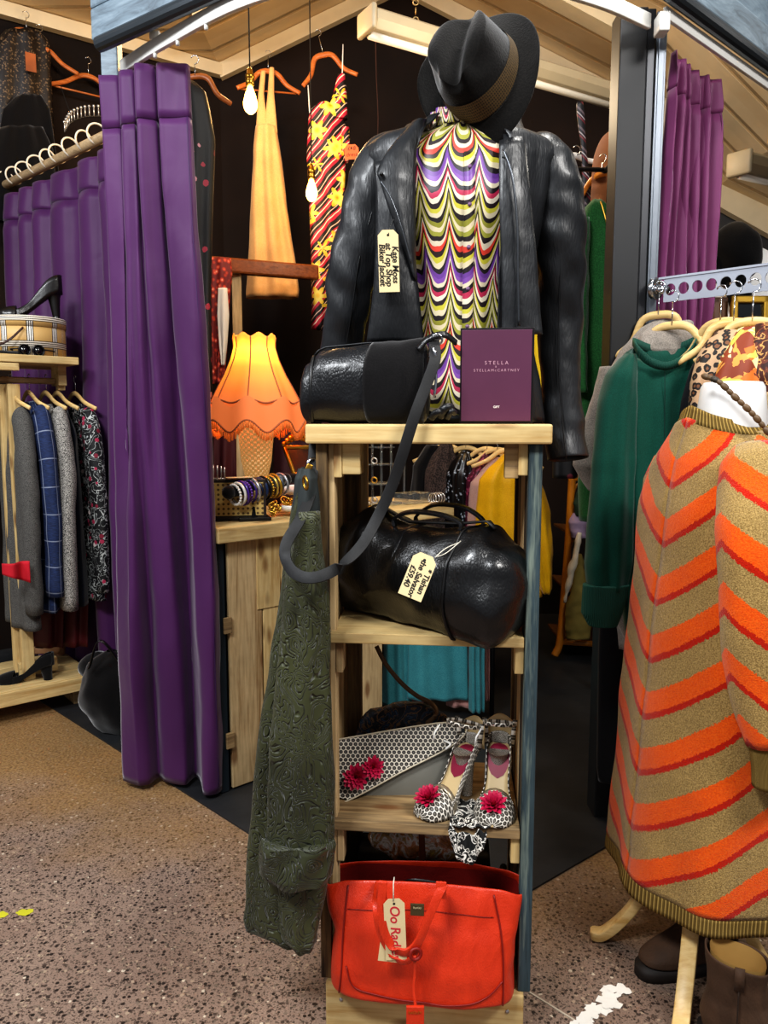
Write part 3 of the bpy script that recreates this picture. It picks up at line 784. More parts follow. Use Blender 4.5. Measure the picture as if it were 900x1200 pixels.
plate('front_panel', ([(438, 190, 1.60), (441, 235, 1.585), (440, 300, 1.58), (436, 350, 1.58), (430, 402, 1.59)], [(470, 190, 1.59), (482, 240, 1.585), (487, 300, 1.583), (491, 350, 1.58), (497, 402, 1.585)]), 0, .012)
plate('front_panel', ([(585, 165, 1.61), (585, 230, 1.59), (587, 300, 1.588), (588, 345, 1.588), (588, 392, 1.59)], [(614, 160, 1.62), (622, 230, 1.60), (628, 300, 1.598), (632, 345, 1.60), (636, 392, 1.60)]), 0, .008)
g = G(); g.tube(cr([P(590, 175, 1.592), P(600, 205, 1.577), P(606, 260, 1.573), P(607, 320, 1.574), P(608, 382, 1.577)], 8), .0028, 6); g.build('zip', plain('#55585c', .3, .8), jk)
g = G(); g.tube(cr([P(446, 212, 1.562), P(458, 232, 1.556), P(470, 265, 1.556), P(482, 308, 1.565)], 8), .0016, 6); g.build('zip', plain('#6b6e73', .3, .8), jk)
G().cyl(P(447, 204, 1.565), P(447, 204, 1.558), .004, n=10).build('snap', blackp, jk)
tg = paper_tag(jk, P(455.5, 306, 1.545), (1, 0, .03), (-.03, 0, 1), .040, .118, ['Kate Moss', 'at Top Shop', 'Biker Jacket'], .0165, name='paper_tag')
G().tube(cr([P(455, 276, 1.543), P(457, 266, 1.55), P(462, 255, 1.557)], 5), .0011, 6).build('string', blackp, jk)
# ================================================================= shoes
def shoe(t, M4, L=.235, heel=.09, up_m=None, in_m=None, heel_m=None, toe_pt=1., cut=.34, peep=False, insole_patch=None, W=.076, back=True, hw=.010, backh=.055):
    """pump: local +x runs from heel to toe, z up, sole of toe at z=0; M4 places it"""
    def X(p): return M4 @ V(p)
    def sole(s_):      # s_ 0 heel .. 1 toe
        x = L * s_; z = heel * (1 - smooth(min(1, s_ / .68))) ** 1.0
        if s_ > .92: z += .004 * ((s_ - .92) / .08) ** 2
        w = interp([(0, .42), (.06, .60), (.2, .66), (.4, .60), (.55, .78), (.70, 1.0), (.82, .92), (.92, .60 / toe_pt ** .5), (.975, .34 / toe_pt), (1, .06)], s_) * W / 2
        return x, z, w
    n = 36
    g = G(); rows = []; 
    for i in range(n + 1):
        x, z, w = sole(i / n); rows.append([X((x, -w, z + .004)), X((x, w, z + .004)), X((x, w, z)), X((x, -w, z))])
    g.grid(rows, True, cap0=True, cap1=True); g.build('sole', in_m if in_m else up_m, t)
    g = G(); rows = []
    for i in range(n + 1):
        x, z, w = sole(i / n); rows.append([X((x, y * w * .93, z + .0065 - .0015 * (1 - y * y))) for y in (-1, -.6, -.2, .2, .6, 1)])
    g.grid(rows); g.build('insole', in_m or up_m, t, solid=.001)
    def shell(u, v, s0, s1, hfun, over):
        s_ = lerp(s0, s1, v); x, z, w = sole(s_); a = PI * (u)          # 0 left edge .. 1 right edge over the top
        h = hfun(s_); 
        return X((x, -math.cos(a) * w * (1.03), z + h * math.sin(a) ** .75)) if over else None
    g = G(); tt = [(cut_, hh) for cut_, hh in ((0, .05), (.6, .050), (.72, .046), (.85, .036), (.95, .022), (1, .006))]
    s1 = .95 if peep else 1.0
    g.surf(lambda u, v: shell(u, v, 1 - cut, s1, lambda q: interp(tt, q), True), 22, 16, uvf=lambda u, v: (u * .1, v * .1)); g.build('toe_box', up_m, t, solid=.0025)
    if back:
        for sg in (-1, 1):
            g = G(); rows = []; uvs = []
            m_ = 14
            for i in range(m_ + 1):
                q = (1 - cut) * (1 - i / m_); x, z, w = sole(q); h = interp([(0, backh), (.18, backh * .9), (.45, backh * .45), (1 - cut, .030)], q)
                rows.append([X((x - .006 * math.sin(k / 4 * PI) * (q < .1), sg * w * (1.03 - .10 * (k / 4)), z + h * k / 4)) for k in range(5)]); uvs += [(q * .3, k * .012) for k in range(5)]
            g.grid(rows, uvs=uvs); g.build('side', up_m, t, solid=.002)
        g = G(); x0, z0_, w0 = sole(0.0); rows = []
        for k in range(6): rows.append([X((x0 - .010 * math.sin(PI * j / 8) * (1 - .1 * k / 5), (-1 + 2 * j / 8) * w0 * (1.03 - .1 * k / 5), z0_ + backh * k / 5)) for j in range(9)])
        g.grid(rows); g.build('heel_counter', up_m, t, solid=.002)
    # heel
    g = G(); rows = []
    for k in range(9):
        q = k / 8; ws = lerp(W * .28, hw, q ** .6); xs = lerp(.030, hw * 1.0, q ** .6); cx = lerp(.026, .018, q)
        rows.append([X((cx + xs * math.cos(a), ws * math.sin(a), heel * (1 - q))) for a in [2 * PI * j / 14 for j in range(14)]])
    g.grid(rows, True, cap0=True, cap1=True, flip=True); g.build('heel', heel_m or up_m, t)
    if insole_patch:
        g = G(); rows = []
        for i in range(13):
            q = lerp(.02, .36, i / 12); x, z, w = sole(q); e = math.sqrt(max(0, 1 - (2 * i / 12 - 1) ** 2)) * .9
            rows.append([X((x, y * w * e, z + .0075)) for y in (-1, -.5, 0, .5, 1)])
        g.grid(rows); g.build('insole_label', insole_patch, t)
    return sole
def pose(o, fwd, pitch=0., roll=0):
    f = V(fwd); f.normalize(); ang = math.atan2(f.y, f.x)
    return Matrix.Translation(V(o)) @ Matrix.Rotation(ang, 4, 'Z') @ Matrix.Rotation(-pitch, 4, 'Y') @ Matrix.Rotation(roll, 4, 'X')

# patterned shoes, flowers and clutch
m = M('ring_dot_print', '#8d8a84', .5)
us = m.tc('UV'); s_ = m.sep(us)
def hexdots(m, uv, k, c_bg, c_ring, c_in, c_dot):
    s_ = m.sep(uv)
    def lat(ox, oy):
        x = m.math('SUBTRACT', m.math('FRACT', m.math('MULTIPLY_ADD', s_[0], k, ox)), .5); y = m.math('SUBTRACT', m.math('FRACT', m.math('MULTIPLY_ADD', s_[1], k * .62, oy)), .5)
        return m.math('SQRT', m.math('ADD', m.math('MULTIPLY', x, x), m.math('MULTIPLY', m.math('MULTIPLY', y, y), 2.6)))
    d = m.math('MINIMUM', lat(0, 0), lat(.5, .5))
    return m.ramp(d, [(0, c_dot), (.10, c_in), (.27, c_ring), (.40, c_bg)], True)
m.set('Base Color', hexdots(m, us, 78, '#e6dfd2', '#17130f', '#4a443c', '#8c8577')); dotp = m.m
cream_l = plain('#d8bd8c', .5, var=.1); silver_l = plain('#b9ac94', .3, .6); mag = plain('#8c1038', .5, var=.1)
flower_m = plain('#d11650', .6, var=.35)
ZS = .4585
def flower(par, c, nrm, r, name='flower', n=34, seed=1):
    rr = random.Random(seed); q = V(nrm).to_track_quat('Z', 'Y'); g = G(); c = V(c)
    for i in range(n):
        a = i * 2.4; k = (i / n) ** .6; tilt = lerp(1.35, .15, k); l = r * lerp(.65, 1.05, k)
        d = V((math.cos(a) * math.cos(tilt), math.sin(a) * math.cos(tilt), math.sin(tilt))); sd = V((-math.sin(a), math.cos(a), 0)); up = d.cross(sd)
        w = l * .22; rows = []
        for t in range(5):
            t /= 4; ww = w * (math.sin(PI * min(.92, t * .8 + .12))) ; rows.append([c + q @ (d * l * t + sd * ww * s_ + up * (abs(s_) * ww * .5 + .08 * l * t * t)) for s_ in (-1, 0, 1)])
        g.grid(rows)
    return g.build(name, flower_m, par)
def pshoe(label, toe, heel, seed):
    toe, heel = V(toe), V(heel); f = toe - heel; f.z = 0; o = V((heel.x, heel.y, ZS))
    t = thing('heeled_shoe', label, 'shoe', (o + V((toe.x, toe.y, ZS))) / 2, 0, 'flower trimmed evening shoes')
    M4 = pose(o, f, 0)
    so = shoe(t, M4, f.length, .100, dotp, cream_l, dotp, .8, .34, False, mag, .082, True, .012, .03)
    X = lambda p: M4 @ V(p); L = f.length
    # straps over the toes, ankle strap and buckle strap
    g = G()
    for q in (.60, .66):
        x, z, w = so(q); g.ribbon([X((x, -math.cos(a) * w * 1.05, z + math.sin(a) * .045)) for a in [PI * k / 10 for k in range(11)]], X((1, 0, 0)) - X((0, 0, 0)), .012, .002)
    g.build('vamp_strap', silver_l, t)
    rng = []
    for k in range(25):
        a = 2 * PI * k / 24; rng.append(X((.030 + .040 * math.cos(a), .034 * math.sin(a), .100 + .062 + .012 * math.cos(a))))
    G().ribbon(rng, (0, 0, 1), .008, .002).build('ankle_strap', dotp, t)
    for sg in (-1, 1): G().ribbon([X((.012, sg * .026, .105)), X((.010, sg * .030, .14)), X((.012, sg * .033, .165))], (1, 0, 0), .010, .002).build('strap_loop', dotp, t)
    g = G(); g.surf(lambda u, v: X((-.008 - .006 * math.sin(PI * u), -.026 + .052 * u, .1 + v * (.055 + .012 * math.sin(PI * u)))), 10, 6); g.build('heel_cup', cream_l, t, solid=.002)
    x, z, w = so(.84); flower(t, X((x, 0, z + .036)), X((.5, 0, 1)) - X((0, 0, 0)), .030, seed=seed)
    a = X((.07, -.034, .163)); G().tube([a, a + V((-.012, -.01, -.015)), a + V((-.014, -.012, -.03))], .002, 6).build('strap_end', white_p, t)
pshoe('ring-patterned heel with a magenta flower, beside the clutch', P(492, 963, 1.475) * 1, P(553, 905, 1.60), 3)
pshoe('ring-patterned heel with a magenta flower, by the blue edge post of the tower', P(577, 962, 1.44), P(585, 905, 1.61), 9)
# clutch
cl = thing('clutch_bag', 'grey clutch bag with patterned flap and magenta flowers on the third shelf', 'bag', P(465, 948, 1.56))
cy = 1.565
def cp(x, y, dy=0): return P(x, y, cy + (950 - y) * .0006 + dy)
gm = plain('#77756c', .55, var=.15)
g = G(); rows = []
L_, R_ = [cp(393, 952), cp(392, 870)], [cp(532, 934), cp(536, 850)]
def clb(u, v, s): 
    p = L_[0].lerp(R_[0], u).lerp(L_[1].lerp(R_[1], u), v); return p + V((0, s * .016 * math.sin(PI * min(1, max(0, v * .9 + .1))) * (math.sin(PI * u) ** .3) + .018, 0))
g.surf(lambda u, v: clb(u, v, -1), 24, 12); g.surf(lambda u, v: clb(u, v, 1), 24, 12, flip=True)
g.build('body', gm, cl, solid=.002)
flap = [cp(390, 868, -.006), cp(400, 866, -.006), cp(532, 846, -.006), cp(538, 868, -.010), cp(470, 905, -.014), cp(408, 938, -.016), cp(396, 934, -.014)]
m2 = M('clutch_flap', '#fff', .5); o_ = m2.tc(); q_ = m2.sep(o_)
m2.set('Base Color', hexdots(m2, m2.comb(q_[0], m2.math('MULTIPLY', q_[2], 1.15), 0.), 95, '#d9d0bf', '#141110', '#3a3531', '#6b645a'))
G().prism(flap, (0, .003, 0)).build('flap', m2.m, cl, sm=False, bevel=.001)
G().tube(cr([flap[0]] + flap[1:] + [flap[0]], 5), .0018, 6).build('piping', plain('#cfc4ac', .6), cl)
flower(cl, cp(417, 910, -.022), (0, -1, .3), .030, seed=5); flower(cl, cp(437, 899, -.022), (.1, -1, .3), .027, seed=6)
G().tube(cr([cp(520, 868, -.012), cp(528, 872, -.02), cp(522, 878, -.02)], 4), .0025, 6).build('ribbon_tie', white_p, cl)
# paisley pouch behind
m = M('paisley', '#1d2330', .6)
v1 = m.voro(m.tc(), 34, 'SMOOTH_F1', 'Distance'); n1 = m.noise(m.tc(), 26, 4, .5, 2.5)
c = m.ramp(n1, [(0, '#0f1420'), (.42, '#17202f'), (.46, '#7a5a38'), (.50, '#16263c'), (.58, '#2f4a66'), (.62, '#0e121a')], True)
m.set('Base Color', m.mix(m.ramp(v1, [(.12, 1.), (.16, 0.)]), c, '#5b4630'))
pb = thing('paisley_bag', 'slouchy dark paisley bag with thin tan strap behind the clutch', 'bag', P(460, 868, 1.68))
def pbf(u, v):
    a = 2 * PI * u; ph = PI * v; c = U(-.055, .235, ZS)
    h = .165; x = -math.cos(ph) * .115; w = math.sin(ph) ** .6
    return c + EX * x + EY * (math.cos(a) * .035 * w) + V((0, 0, (math.sin(a) * .5 * w + .5) * h * (.85 + .15 * math.sin(ph))))
g = G(); g.surf(pbf, 28, 24, closed=True); g.build('body', m.m, pb, wr=(.007, (22, 22, 22)))
G().ribbon(cr([P(441, 757, 1.73), P(452, 778, 1.72), P(470, 800, 1.71), P(488, 815, 1.70), P(505, 824, 1.69), P(512, 836, 1.66), P(500, 848, 1.66)], 6), (.6, 0, .8), .010, .003).build('strap', plain('#6d5238', .6), pb)
# zebra scarf tucked under the shoe
m = M('ikat', '#eee', .8); q_ = m.noise(m.scale(m.tc(), 1, 1, 1.4), 42, 1, .4, 1.)
m.set('Base Color', m.ramp(q_, [(0, '#131313'), (.44, '#e9e4da'), (.50, '#131313'), (.57, '#e9e4da'), (.62, '#131313')], True))
sf = G()
def scf(u, v):
    a = lerp(-.3, PI + .3, u); x = lerp(.048, .122, u); z = lerp(ZS + .003, ZS - .055, v * math.sin(PI * u) ** .5)
    p = U(x, -.012 - .020 * math.sin(PI * u) - .012 * v + .004 * math.sin(u * 25), z); return p + V((0, .0, .004 * math.sin(u * 18)))
def scf2(u, v): return U(lerp(.05, .13, u), -.01 + .11 * v, ZS + .004 + .003 * math.sin(u * 20 + v * 9))
sf.surf(scf, 40, 10); sf.surf(scf2, 20, 10)
tag(sf.build('scarf', m.m, solid=.002), 'black and white ikat scarf hanging over the third shelf edge under the shoes', 'scarf')

# ================================================================= bottom shelf: packet, strap, tote
pk = G()
def pkf(u, v):
    a = 2 * PI * u; ph = PI * v; w = math.sin(ph) ** .45
    return U(lerp(-.125, .115, v), .155 + .045 * math.cos(a) * w, .338 + .050 * math.sin(a) * w)
pk.surf(pkf, 30, 30, closed=True)
m = M('cellophane', '#c9a874', .12, spec=.8, coat=.6)
n = m.noise(m.tc(), 24, 5, .6, 1.); m.set('Base Color', m.ramp(n, [(.32, '#8a5a30'), (.46, '#d0823c'), (.52, '#f5eee0'), (.58, '#b08850'), (.7, '#f0c860')]))
m.bump(m.noise(m.tc(), 40, 4, .6, 2.), 1., .01)
tag(pk.build('wrapped_packet', m.m, wr=(.012, (24, 24, 24))), 'crinkled clear packet of golden fabric behind the orange-red tote', 'packet')
bk = G(); bk.box(U(-.01, .215, .197), (.30, .11, .173), UR); tag(bk.build('storage_box', plain('#1e1612', .7), bevel=.004), 'dark box under the wrapped packet behind the tote', 'box')
bs = G(); bs.ribbon(cr([P(494, 975, 1.52), P(495, 1000, 1.53), P(497, 1032, 1.55), P(500, 1060, 1.56)], 5), (1, 0, 0), .013, .003)
tag(bs.build('leather_belt', plain('#5a2f18', .5)), 'narrow brown leather belt hanging down behind the tote', 'belt')
bb = G(); bb.tube(cr([P(415, 1020, 1.60), P(480, 1030, 1.54), P(540, 1036, 1.54), P(585, 1024, 1.56), P(590, 1016, 1.6)], 6), .008, 8)
tag(bb.build('black_belt', plain('#121012', .4)), 'rolled black belt lying between the packet and the tote', 'belt')

ZB = .112
tt = thing('tote_bag', 'large orange-red leather tote with slim handles on the bottom shelf', 'bag', U(.0, .04, ZB))
def rrect(cx, cy_, z, w, d, r, n=64, pinch=0.):
    out = []
    for k in range(n):
        a = 2 * PI * k / n; e = .42; c, s = math.cos(a), math.sin(a)
        x = math.copysign(abs(c) ** e, c) * w / 2; y = math.copysign(abs(s) ** e, s) * d / 2
        if pinch: y *= 1 - pinch * (abs(x) / (w / 2)) ** 4
        out.append(U(cx + x, cy_ + y, z))
    return out
prf = [(0, .350, .165), (.04, .366, .180), (.3, .366, .176), (.6, .372, .150), (.85, .392, .110), (1, .404, .080)]
def tring(t, ins=0.):
    w = interp([(a, b) for a, b, c in prf], t) - ins; d = interp([(a, c) for a, b, c in prf], t) - ins
    dip = .012 if t > .9 else 0
    r = rrect(-.002, .020, 0, w, d, 0, 72, .0)
    out = []
    for p in r:
        x = (p - UO).dot(EX); k = abs(x + .002) / (w / 2)
        y = (p - UO).dot(EY) - .020
        z = ZB + .222 * t + (.014 * (1 - (k) ** 2) * (1 if y < 0 else .6) - .012 * smooth((k - .75) / .25) * (1 if y < 0 else .2)) * t ** 3
        out.append(V((p.x, p.y, z)))
    return out
g = G(); rows = [tring(j / 24) for j in range(25)]
g.grid(rows, True, cap0=True); g.build('body', red_l, tt, wr=(.008, (9, 9, 11)), sub=1, solid=.004)
g = G(); g.grid([tring(1 - j / 14 * .92 - .03, .018) for j in range(0, 14)], True, cap1=True, flip=True); g.build('lining', red_in, tt, wr=(.006, (10, 10, 10)))
pip = plain('#8a160c', .5)
def tf(x, t, out=.0045):     # point on the front face at local x and height fraction t
    w = interp([(a, b) for a, b, c in prf], t); d = interp([(a, c) for a, b, c in prf], t)
    k = min(1, abs(x) / (w / 2)); y = -d / 2 * (1 - k ** 4.8) ** .21
    z = ZB + .222 * t + .014 * (1 - k * k) * t ** 3
    p = U(-.002 + x, .020 + y - out, z)
    q = V((p.x * 9, (p.y) * 9, p.z * 11)); return p + V((0, -1, 0)) * .008 * max(-.3, noise.noise(q) + .5 * noise.noise(q * 2.1 + V((3, 1, 7))))
for nm, pts in (('piping', [(-.150, .34), (-.135, .17), (-.09, .11), (0, .075), (.08, .085), (.125, .14), (.158, .28)]), ('side_seam', [(-.166, .05), (-.160, .3), (-.158, .6), (-.150, .97)]), ('side_seam', [(.160, .05), (.160, .4), (.154, .7), (.140, .97)]), ('hem_stitch', [(-.15, .80), (-.06, .81), (.06, .81), (.14, .80)])):
    G().tube([tf(p.x, p.y) for p in cr([V((a, b, 0)) for a, b in pts], 8)], .0016 if nm != 'hem_stitch' else .0007, 6).build(nm, pip, tt)
# side flaps folding out at the top corners
yb = 1.345
def PT(x, y, dY=0): return P(x, y, 1.372 + dY)
# handles: the front one hangs in a loop, joined by a ring
G().ribbon(cr([PT(449, 1032, .0), PT(447, 1060, -.008), PT(450, 1090, -.012), PT(461, 1110, -.014), PT(476, 1116, -.015), PT(490, 1104, -.016), PT(501, 1078, -.014), PT(512, 1052, -.008), PT(521, 1035, .0)], 8), lambda t: V((1, 0, .1)).lerp(V((.5, .2, -.9)), smooth((t - .25) / .2)).lerp(V((1, 0, .5)), smooth((t - .6) / .15)), .0165, .005).build('handle', red_l, tt, bevel=.001)
G().ribbon(cr([PT(443, 1034, .07), PT(440, 1062, -.004), PT(446, 1095, -.008), PT(461, 1120, -.010), PT(475, 1127, -.011), PT(487, 1115, -.012), PT(496, 1090, -.010), PT(506, 1062, -.004), PT(518, 1038, .03)], 8), lambda t: V((1, 0, .1)).lerp(V((.5, .2, -.9)), smooth((t - .25) / .2)).lerp(V((1, 0, .5)), smooth((t - .6) / .15)), .012, .005).build('handle', red_l, tt, bevel=.001)
for x in (447, 517): G().box(PT(x, 1043, -.002), (.020, .004, .034), UR).build('handle_tab', red_l, tt, bevel=.001)
G().torus(PT(487, 1118, -.022), .0105, .0034, (.25, -1, .1), 24, 8).build('ring', pip, tt)
G().ribbon(cr([PT(486, 1120, -.022), PT(486, 1140, -.017), PT(485, 1160, -.022), PT(487, 1180, -.030)], 6), (1, 0, 0), .0055, .003).build('charm_strap', red_l, tt)
ch = G().box(PT(486.5, 1192, -.033), (.034, .006, .046)).build('luggage_charm', red_l, tt, sm=False, bevel=.001)
text('RADLEY', .0072, frame(PT(486.5, 1187, -.0378), (1, 0, 0), (0, 0, 1)), gold, ch)
lp = G().box(PT(489, 1066, -.0075), (.026, .003, .024), UR).build('label_plate', plain('#4b3d22', .5), tt, sm=False, bevel=.0008)
text('Radley', .006, frame(PT(489, 1064, -.0100), (1, 0, 0), (0, 0, 1)), plain('#c9bb92', .5), lp)
pinki = plain('#c8323c', .7, var=0)
pt = paper_tag(tt, PT(463, 1089, -.0125), (1, 0, .04), (-.04, 0, 1), .040, .125, ['Oo Radley'], .026, color=card, inkm=pinki)
pt2 = paper_tag(tt, PT(459, 1100, -.0095), (1, 0, -.12), (.12, 0, 1), .042, .095, [' '], .01, color=card, inkm=pinki)
G().tube([PT(461, 1056, -.014), PT(461, 1036, -.010), PT(462, 1028, .0)], .0012, 6).build('string', string_m, tt)

# ================================================================= quilted coat on the tower side
m = M('quilted_olive', '#2c3122', .5, sheen=.15)
o_ = m.tc(); xyz = m.sep(o_)
wv = m.noise(m.scale(o_, 1, 1, .8), 19, 1, .4, 1.2)
q1 = m.math('ABSOLUTE', m.math('SINE', m.math('MULTIPLY', wv, 46.)))
m.set('Base Color', m.mix(m.ramp(m.noise(o_, 4, 3), [(.3, 0.), (.7, 1.)]), '#2e311c', '#474a2b')); 
m.set('Base Color', m.mix(m.ramp(q1, [(0., .55), (.25, 0.)]), m.b.inputs['Base Color'].links[0].from_socket, '#15180f'))
m.bump(m.ramp(q1, [(0., 0.), (.6, 1.)]), .9, .006); quilt = m.m
co = thing('quilted_coat', 'long dark olive quilted coat hanging on the left side of the tower', 'coat', (P(345, 1100, 1.47).x, 1.47, .22))
def coat_panel(name, edges, bul=.03, mat=quilt, wr=(.006, (9, 9, 7)), n=26, closed=True, back=.03):
    """edges: rows (y_px, x_left, x_right, Y)"""
    g = G(); rows = []; ys = [e[0] for e in edges]; N = 44
    for i in range(N + 1):
        y = lerp(ys[0], ys[-1], i / N)
        xl = interp([(e[0], e[1]) for e in edges], y); xr = interp([(e[0], e[2]) for e in edges], y); Y = interp([(e[0], e[3]) for e in edges], y)
        a, b = P(xl, y, Y), P(xr, y, Y); c = (a + b) / 2; w = (b - a).length / 2; row = []
        for k in range(n * 2):
            th = 2 * PI * k / (n * 2); d = bul if math.sin(th) < 0 else back
            row.append(c + (b - a) / 2 * math.cos(th) + V((0, math.sin(th) * d * (1 + .15 * math.sin(th * 5 + i * .1)), 0)))
        rows.append(row)
    g.grid(rows, True, cap0=True, cap1=False); return g.build(name, mat, co, wr=wr, solid=.004)
coat_panel('body', [(560, 346, 366, 1.475), (600, 340, 374, 1.47), (660, 335, 377, 1.465), (750, 321, 380, 1.46), (830, 309, 381, 1.46), (900, 301, 380, 1.455), (980, 294, 378, 1.455), (1050, 287, 375, 1.455), (1086, 283, 372, 1.455), (1100, 320, 371, 1.455)], .030, back=.02)
coat_panel('front_panel', [(640, 343, 377, 1.44), (760, 330, 384, 1.435), (860, 322, 388, 1.43), (960, 322, 388, 1.43), (1050, 326, 378, 1.43), (1098, 330, 371, 1.43), (1110, 345, 366, 1.43)], .022, back=.01)
coat_panel('sleeve', [(600, 350, 374, 1.43), (650, 341, 378, 1.425), (720, 332, 384, 1.42), (820, 321, 388, 1.415), (920, 314, 390, 1.41), (1000, 312, 390, 1.405)], .030, back=.012)
coat_panel('cuff', [(984, 308, 390, 1.40), (990, 305, 392, 1.398), (1008, 304, 391, 1.398), (1022, 306, 389, 1.398), (1030, 318, 384, 1.402)], .040, wr=(.004, (20, 20, 14)), back=.0)
coat_panel('collar', [(548, 349, 368, 1.475), (560, 345, 372, 1.465), (590, 343, 374, 1.46), (612, 342, 374, 1.455)], .024, plain('#2a3030', .8))
for x in (338, 336): G().tube(cr([P(358, 612, 1.436), P(x + 17, 700, 1.40), P(x + 15, 800, 1.39), P(x + 13, 975, 1.384)], 12), .0012, 6).build('seam', plain('#14170f', .8), co)
G().tube(cr([P(360, 552, 1.475), P(362, 540, 1.48), P(369, 538, 1.49), P(371, 548, 1.49)], 6), .003, 8).build('hook', chrome, co)
# little clothes peg near the collar
pg = G(); pg.box(P(360, 552, 1.46), (.012, .008, .030), Matrix.Rotation(.5, 3, 'Y')); tag(pg.build('clothes_peg', brass, bevel=.002), 'small brass coloured clip holding the quilted coat collar', 'clip')
# ================================================================= generic clothes helpers
def puff(par, name, edges, bul, mat, back=None, wr=None, folds=0, fa=.006, n=26, N=44, cap=True, uvk=None, ph=0, solid=.003, scoop=None):
    """soft garment volume from rows (y_px, x_left, x_right, depth); real width and depth in metres"""
    g = G(); rows = []; uvs = []; ys = [e[0] for e in edges]; back = bul if back is None else back
    for i in range(N + 1):
        y = lerp(ys[0], ys[-1], i / N); xl, xr, Y = (interp([(e[0], e[k]) for e in edges], y) for k in (1, 2, 3))
        a, b = P(xl, y, Y), P(xr, y, Y); c = (a + b) / 2; w = (b - a).length / 2; row = []
        for k in range(n * 2):
            th = 2 * PI * k / (n * 2); d = min(bul, w * 1.2) if math.sin(th) < 0 else min(back, w * 1.2); x = math.cos(th)
            f = fa * math.sin(x * folds + ph + .6 * math.sin(i / N * 4)) * min(1, .25 + i / N * 1.2) if folds else 0
            q_ = c + V((x * w, math.copysign(abs(math.sin(th)) ** .8, math.sin(th)) * d - f, 0))
            if scoop: q_.z -= scoop[2] * max(0, 1 - ((q_.x - scoop[0]) / scoop[1]) ** 2) ** .5 * max(0, 1 - i / 9) * (1 if math.sin(th) < 0 else .25)
            row.append(q_); uvs.append((c.x + x * w, c.z))
        rows.append(row)
    g.grid(rows, True, uvs, cap0=cap, cap1=False); return g.build(name, mat, par, wr=wr, solid=solid)
def hanger(label, top, yaw, mat, w=.40, hook=.075, drop=.085, bar=False, group=None, roll=0., thick=.0095):
    t = thing('clothes_hanger', label, 'hanger', top, yaw, group); cr_, sr = math.cos(roll), math.sin(roll)
    def X(x, y, z): return V((x * cr_ - z * sr, y, x * sr + z * cr_))
    pth = cr([X(-w / 2, -.02, -hook - drop), X(-w * .30, .0, -hook - drop * .62), X(-.05, .006, -hook - .012), X(0, .006, -hook), X(.05, .006, -hook - .012), X(w * .30, 0, -hook - drop * .62), X(w / 2, -.02, -hook - drop)], 6)
    g = G(); g.tube(pth, lambda q: thick * (1.25 - .6 * abs(q - .5)), 10, flat=.6, up=(0, 0, 1)); g.build('bow', mat, t, local=True)
    hk = [X(0, 0, -hook), X(0, 0, -.028)] + [X(.016 * math.cos(a) - .0, 0, -.012 + .016 * math.sin(a)) for a in [-PI / 2 + PI * 1.35 * k / 10 for k in range(11)]]
    g = G(); g.tube(hk, .0018, 6); g.build('hook', chrome, t, local=True)
    if bar: G().cyl(X(-w / 2 + .02, 0, -hook - drop + .004), X(w / 2 - .02, 0, -hook - drop + .004), .005, n=8).build('trouser_bar', mat, t, local=True)
    return t

# ================================================================= plum curtain on the right
def satin(name, c, hi):
    m = M(name, c, .5, spec=.25, sheen=.3)
    n = m.noise(m.scale(m.tc(), 1, 1, .3), 3, 3); m.set('Base Color', m.mix(m.ramp(n, [(.3, 0.), (.7, 1.)]), hx(c), hx(hi)))
    w = m.noise(m.scale(m.tc(), 1, 1, 1.), 5, 3, .5, .5); m.bump(w, .25, .02)
    return m.m
plum = satin('plum_satin', '#6a3058', '#7e3e68'); purp = satin('purple_satin', '#47204e', '#582c60')
def drape(name, label, a, b, zt, zb, waves, amp, mat, a2=None, b2=None, head=.10, amp2=None, cat='curtain', nz=60, seed=0, pinch=.25):
    """hung curtain from a to b (top) to a2..b2 (bottom): pleated sheet with a gathered header"""
    a, b = V(a), V(b); a2 = V(a2) if a2 else a; b2 = V(b2) if b2 else b; t = thing(name, label, cat, ((a + b) / 2).to_3d()[:2] + (zb,))
    amp2 = amp2 or amp
    def pt(u, z):
        k = (zt - z) / (zt - zb); p = a.lerp(a2, k).lerp(b.lerp(b2, k), u); d = (b - a).normalized(); nrm = V((d.y, -d.x, 0))
        am = lerp(amp, amp2, k); ph = waves * 2 * PI * (u + .03 * math.sin(u * 9 + seed)) ; s = math.sin(ph + .5 * math.sin(k * 3 + seed))
        s = math.copysign(abs(s) ** .6, s)
        hz = (zt - z) / head
        if hz < 1: s *= lerp(.5, 1, hz)
        pin = 1 - pinch * math.exp(-((z - (zt - head)) / .012) ** 2)
        return V((p.x, p.y, z)) + nrm * (am * s * pin + .010 * math.sin(k * 7 + u * 5 + seed)) + d * (.012 * math.cos(ph) + .01 * math.sin(k * 5 + u * 12))
    g = G(); n = int(waves * 20)
    g.surf(lambda u, v: pt(u, lerp(zt - head, zb, v)), n, nz); g.build('cloth', mat, t, solid=.003, wr=(.004, (6, 6, 5)))
    g = G(); g.surf(lambda u, v: pt(u, lerp(zt, zt - head, v)), n, 8); g.build('header_tape', mat, t, solid=.004)
    return t, pt
drape('curtain', 'plum purple satin curtain hanging right of the dark post', (.822, 2.36, 0), (1.05, 2.56, 0), 2.325, .12, 5.5, .024, plum, a2=(.815, 2.38, 0), b2=(1.03, 2.56, 0), seed=2)

